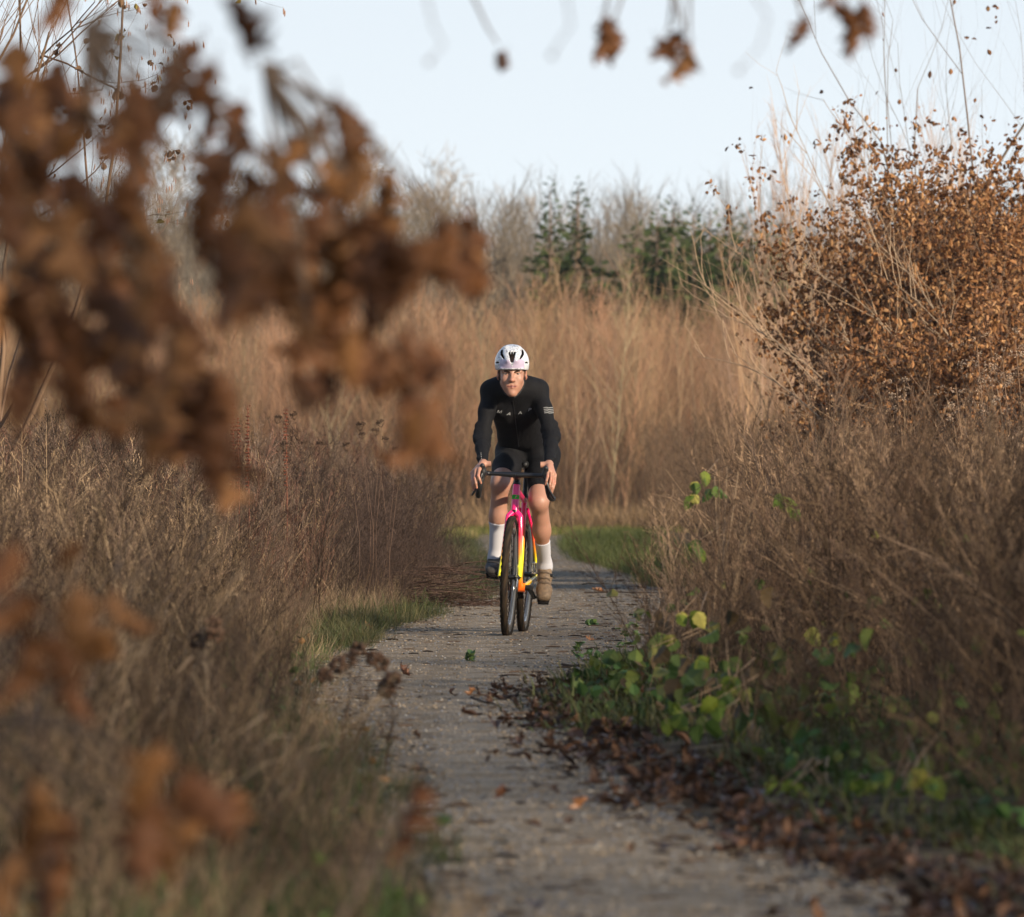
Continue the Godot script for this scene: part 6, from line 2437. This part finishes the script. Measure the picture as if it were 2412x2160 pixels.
func jersey_print(jer: Node3D, j: Field) -> void:
	var white := mat("white_print", Color(0.43, 0.43, 0.42), 0.6)
	# chest lettering: four slanted letters spread over the chest
	var spots := [["M", 1176.5, 968.0, -0.16], ["A", 1199.0, 973.0, -0.05], ["A", 1225.5, 970.5, 0.10], ["P", 1248.5, 963.0, 0.14]]
	for e in spots:
		var tm := TextMesh.new()
		tm.text = e[0]
		var fo := SystemFont.new()
		fo.font_names = PackedStringArray(["Droid Sans"])
		fo.font_weight = 400
		tm.font = fo
		tm.font_size = 64
		tm.pixel_size = 0.00040
		tm.depth = 0.0015
		var p0 := at(e[1], e[2], 39.9)
		var p := j.hit(p0, Vector3(0, 0, -1), 0.9)
		var nn := j.slope(p)
		if nn.z < 0.2:
			nn = Vector3(0, -0.3, 0.95).normalized()
		var side := Vector3.UP.cross(nn).normalized()
		side = side.rotated(nn, e[3])
		var up := nn.cross(side)
		var o := obj("chest_letter", tm, white, jer)
		# wide, slanted letters
		o.transform = Transform3D(Basis(side * 1.45, (up + side * 0.35) * 0.95, nn), p + nn * 0.0012)
	# four white wavy bars on the left sleeve
	for k in 4:
		var b := Shape.new()
		var pts := []
		for q in 9:
			var x := lerpf(1281.0, 1303.5, q / 8.0) + k * 0.6
			var y := 959.0 + k * 4.1 - (q / 8.0) * 2.6 + (1.8 if q >= 4 else 0.0)
			var p := j.hit(at(x, y, 39.9), Vector3(0, 0, -1), 0.9)
			pts.append(p)
		for q in 8:
			var nn := j.slope((pts[q] + pts[q + 1]) * 0.5)
			var t: Vector3 = (pts[q + 1] - pts[q])
			var up := nn.cross(t.normalized()) * 0.0021
			var a: Vector3 = pts[q] + nn * 0.0015
			var c: Vector3 = pts[q + 1] + nn * 0.0015
			b.quad(a - up, a + up, c + up, c - up, Color.WHITE)
			b.quad(a - up, c - up, c + up, a + up, Color.WHITE)
		obj("sleeve_bar", b.mesh(), white, jer)
	# small dashes down the right cuff, and the zip
	for k in 5:
		var p := j.hit(at(1117.5 + k * 1.2, 1067.0 + k * 4.2, 39.9), Vector3(0.15, 0, -1).normalized(), 0.9)
		var b := Shape.new()
		b.ball(p, Vector3(0.0022, 0.0028, 0.0022), Basis.IDENTITY, 4, 6, Color.WHITE)
		obj("cuff_mark", b.mesh(), white, jer)
	var zp := []
	for k in 16:
		zp.append(j.hit(at(1208.0 + k * 0.95, 942.0 + k * 7.3, 39.9), Vector3(0, 0, -1), 0.95) + Vector3(0, 0, 0.001))
	var zs := Shape.new()
	var zr := []
	for k in 16:
		zr.append(0.0022)
	zs.tube(zp, zr, 5, Color.WHITE)
	obj("zip", zs.mesh(), mat("zip_black", Color(0.012, 0.012, 0.013), 0.4), jer)


func shoe(root: Node3D, s: int, ball_: Vector3, an: Vector3, brown: bool) -> void:
	var B := bike_frame()
	var fw := B.basis.z
	var dirn := (fw * cos(0.62) - Vector3.UP * sin(0.62)).normalized() if s == 1 else (fw * cos(0.10) - Vector3.UP * sin(0.10)).normalized()
	var sd := B.basis.x
	var up := dirn.cross(sd).normalized()
	if up.y < 0.0:
		up = -up
	var outw := sd * (1.0 if s == 1 else -1.0)
	var base := ball_ + outw * 0.005 - up * 0.004
	var F2 := func(a: float, x: float, h: float): return base + dirn * a + sd * x + up * h
	var lo: Vector3 = F2.call(0, 0, 0.04) - Vector3.ONE * 0.24
	var f := Field.new(lo, lo + Vector3.ONE * 0.48, 0.0062)
	# upper
	f.cone(F2.call(0.055, 0.006, 0.028), F2.call(0.0, 0.004, 0.036), 0.028, 0.036, 0.02)
	f.cone(F2.call(0.06, -0.014, 0.026), F2.call(0.0, -0.018, 0.032), 0.024, 0.028, 0.02)
	f.cone(F2.call(0.06, 0.018, 0.026), F2.call(0.0, 0.02, 0.032), 0.023, 0.028, 0.02)
	f.cone(F2.call(0.0, 0.0, 0.040), F2.call(-0.075, 0.0, 0.062), 0.036, 0.036, 0.02)
	f.cone(F2.call(-0.07, 0.0, 0.045), F2.call(-0.16, 0.0, 0.05), 0.034, 0.033, 0.02)
	f.cone(F2.call(-0.08, 0.0, 0.065), an + Vector3(0, 0.004, 0), 0.040, 0.042, 0.02)
	f.trim(an + Vector3(0, 0.012, 0.0), (up * 0.85 - dirn * 0.1).normalized() if s == 1 else Vector3(0, 0.93, 0.2).normalized())
	f.trim(F2.call(0, 0, 0.006), -up)
	var sh := Shape.new()
	f.net(sh, Color.WHITE)
	var nz := FastNoiseLite.new()
	nz.seed = 4 + s
	nz.frequency = 45.0
	nz.fractal_octaves = 3
	var c0 := Color(0.135, 0.092, 0.055) if brown else Color(0.035, 0.031, 0.028)
	var c1 := Color(0.20, 0.135, 0.08) if brown else Color(0.06, 0.052, 0.045)
	sh.tint(func(p: Vector3, _c: Color): return c0.lerp(c1, clampf(nz.get_noise_3dv(p) * 1.6 + 0.5, 0, 1)))
	var o := obj("shoe", sh.mesh(), mat("muddy_leather", Color.WHITE, 0.7, true), root)
	o.set_meta("label", "left shoe caked in pale brown mud" if brown else "dark right shoe")
	# sole with cleats
	var so := Field.new(lo, lo + Vector3.ONE * 0.48, 0.0065)
	so.cone(F2.call(0.06, 0.0, 0.002), F2.call(-0.02, 0.0, 0.0), 0.036, 0.041, 0.02)
	so.cone(F2.call(-0.02, 0.0, 0.0), F2.call(-0.16, 0.0, 0.004), 0.038, 0.032, 0.02)
	so.trim(F2.call(0, 0, 0.010), up)
	so.trim(F2.call(0, 0, -0.010), -up)
	var ss := Shape.new()
	so.net(ss, Color.WHITE)
	for k in 6:
		ss.box(Transform3D(Basis(sd, up, dirn), F2.call([0.07, 0.03, -0.03, 0.07, 0.03, -0.03][k], -0.024 if k < 3 else 0.024, -0.013)), Vector3(0.014, 0.012, 0.016), Color.WHITE, 0.002)
	obj("sole", ss.mesh(), mat("sole_rubber", Color(0.014, 0.012, 0.011), 0.8), o)
	# straps across the instep and the dial on the outside
	for k in 3:
		var a: float = [-0.002, -0.036, -0.068][k]
		var pts := []
		for q in 11:
			var x := lerpf(-0.042, 0.042, q / 10.0)
			var from: Vector3 = F2.call(a - absf(x) * 0.25, x, 0.15)
			pts.append(f.hit(from, -up, 0.2) + up * 0.0012)
		var st := Shape.new()
		var wd := []
		for q in 11:
			wd.append(0.015)
		st.ribbon(pts, wd, dirn, Color.WHITE)
		var rib := PackedVector3Array()
		for p in pts:
			rib.append(p)
		st.tube([pts[1] + dirn * 0.008, pts[5] + dirn * 0.008, pts[9] + dirn * 0.008], [0.0014, 0.0014, 0.0014], 5, Color.WHITE)
		obj("strap", st.mesh(), mat("strap_brown" if brown else "strap_dark", Color(0.11, 0.075, 0.045) if brown else Color(0.03, 0.027, 0.024), 0.7), o)
	var dl := Shape.new()
	var dp := f.hit(F2.call(-0.07, 0.09 * (1.0 if s == 1 else -1.0), 0.085), -outw, 0.12)
	dl.tube([dp - outw * 0.004, dp + outw * 0.010], [0.011, 0.009], 12, Color.WHITE, Color(-1, 0, 0), true)
	obj("dial", dl.mesh(), mat("dial_black", Color(0.012, 0.012, 0.012), 0.5), o)
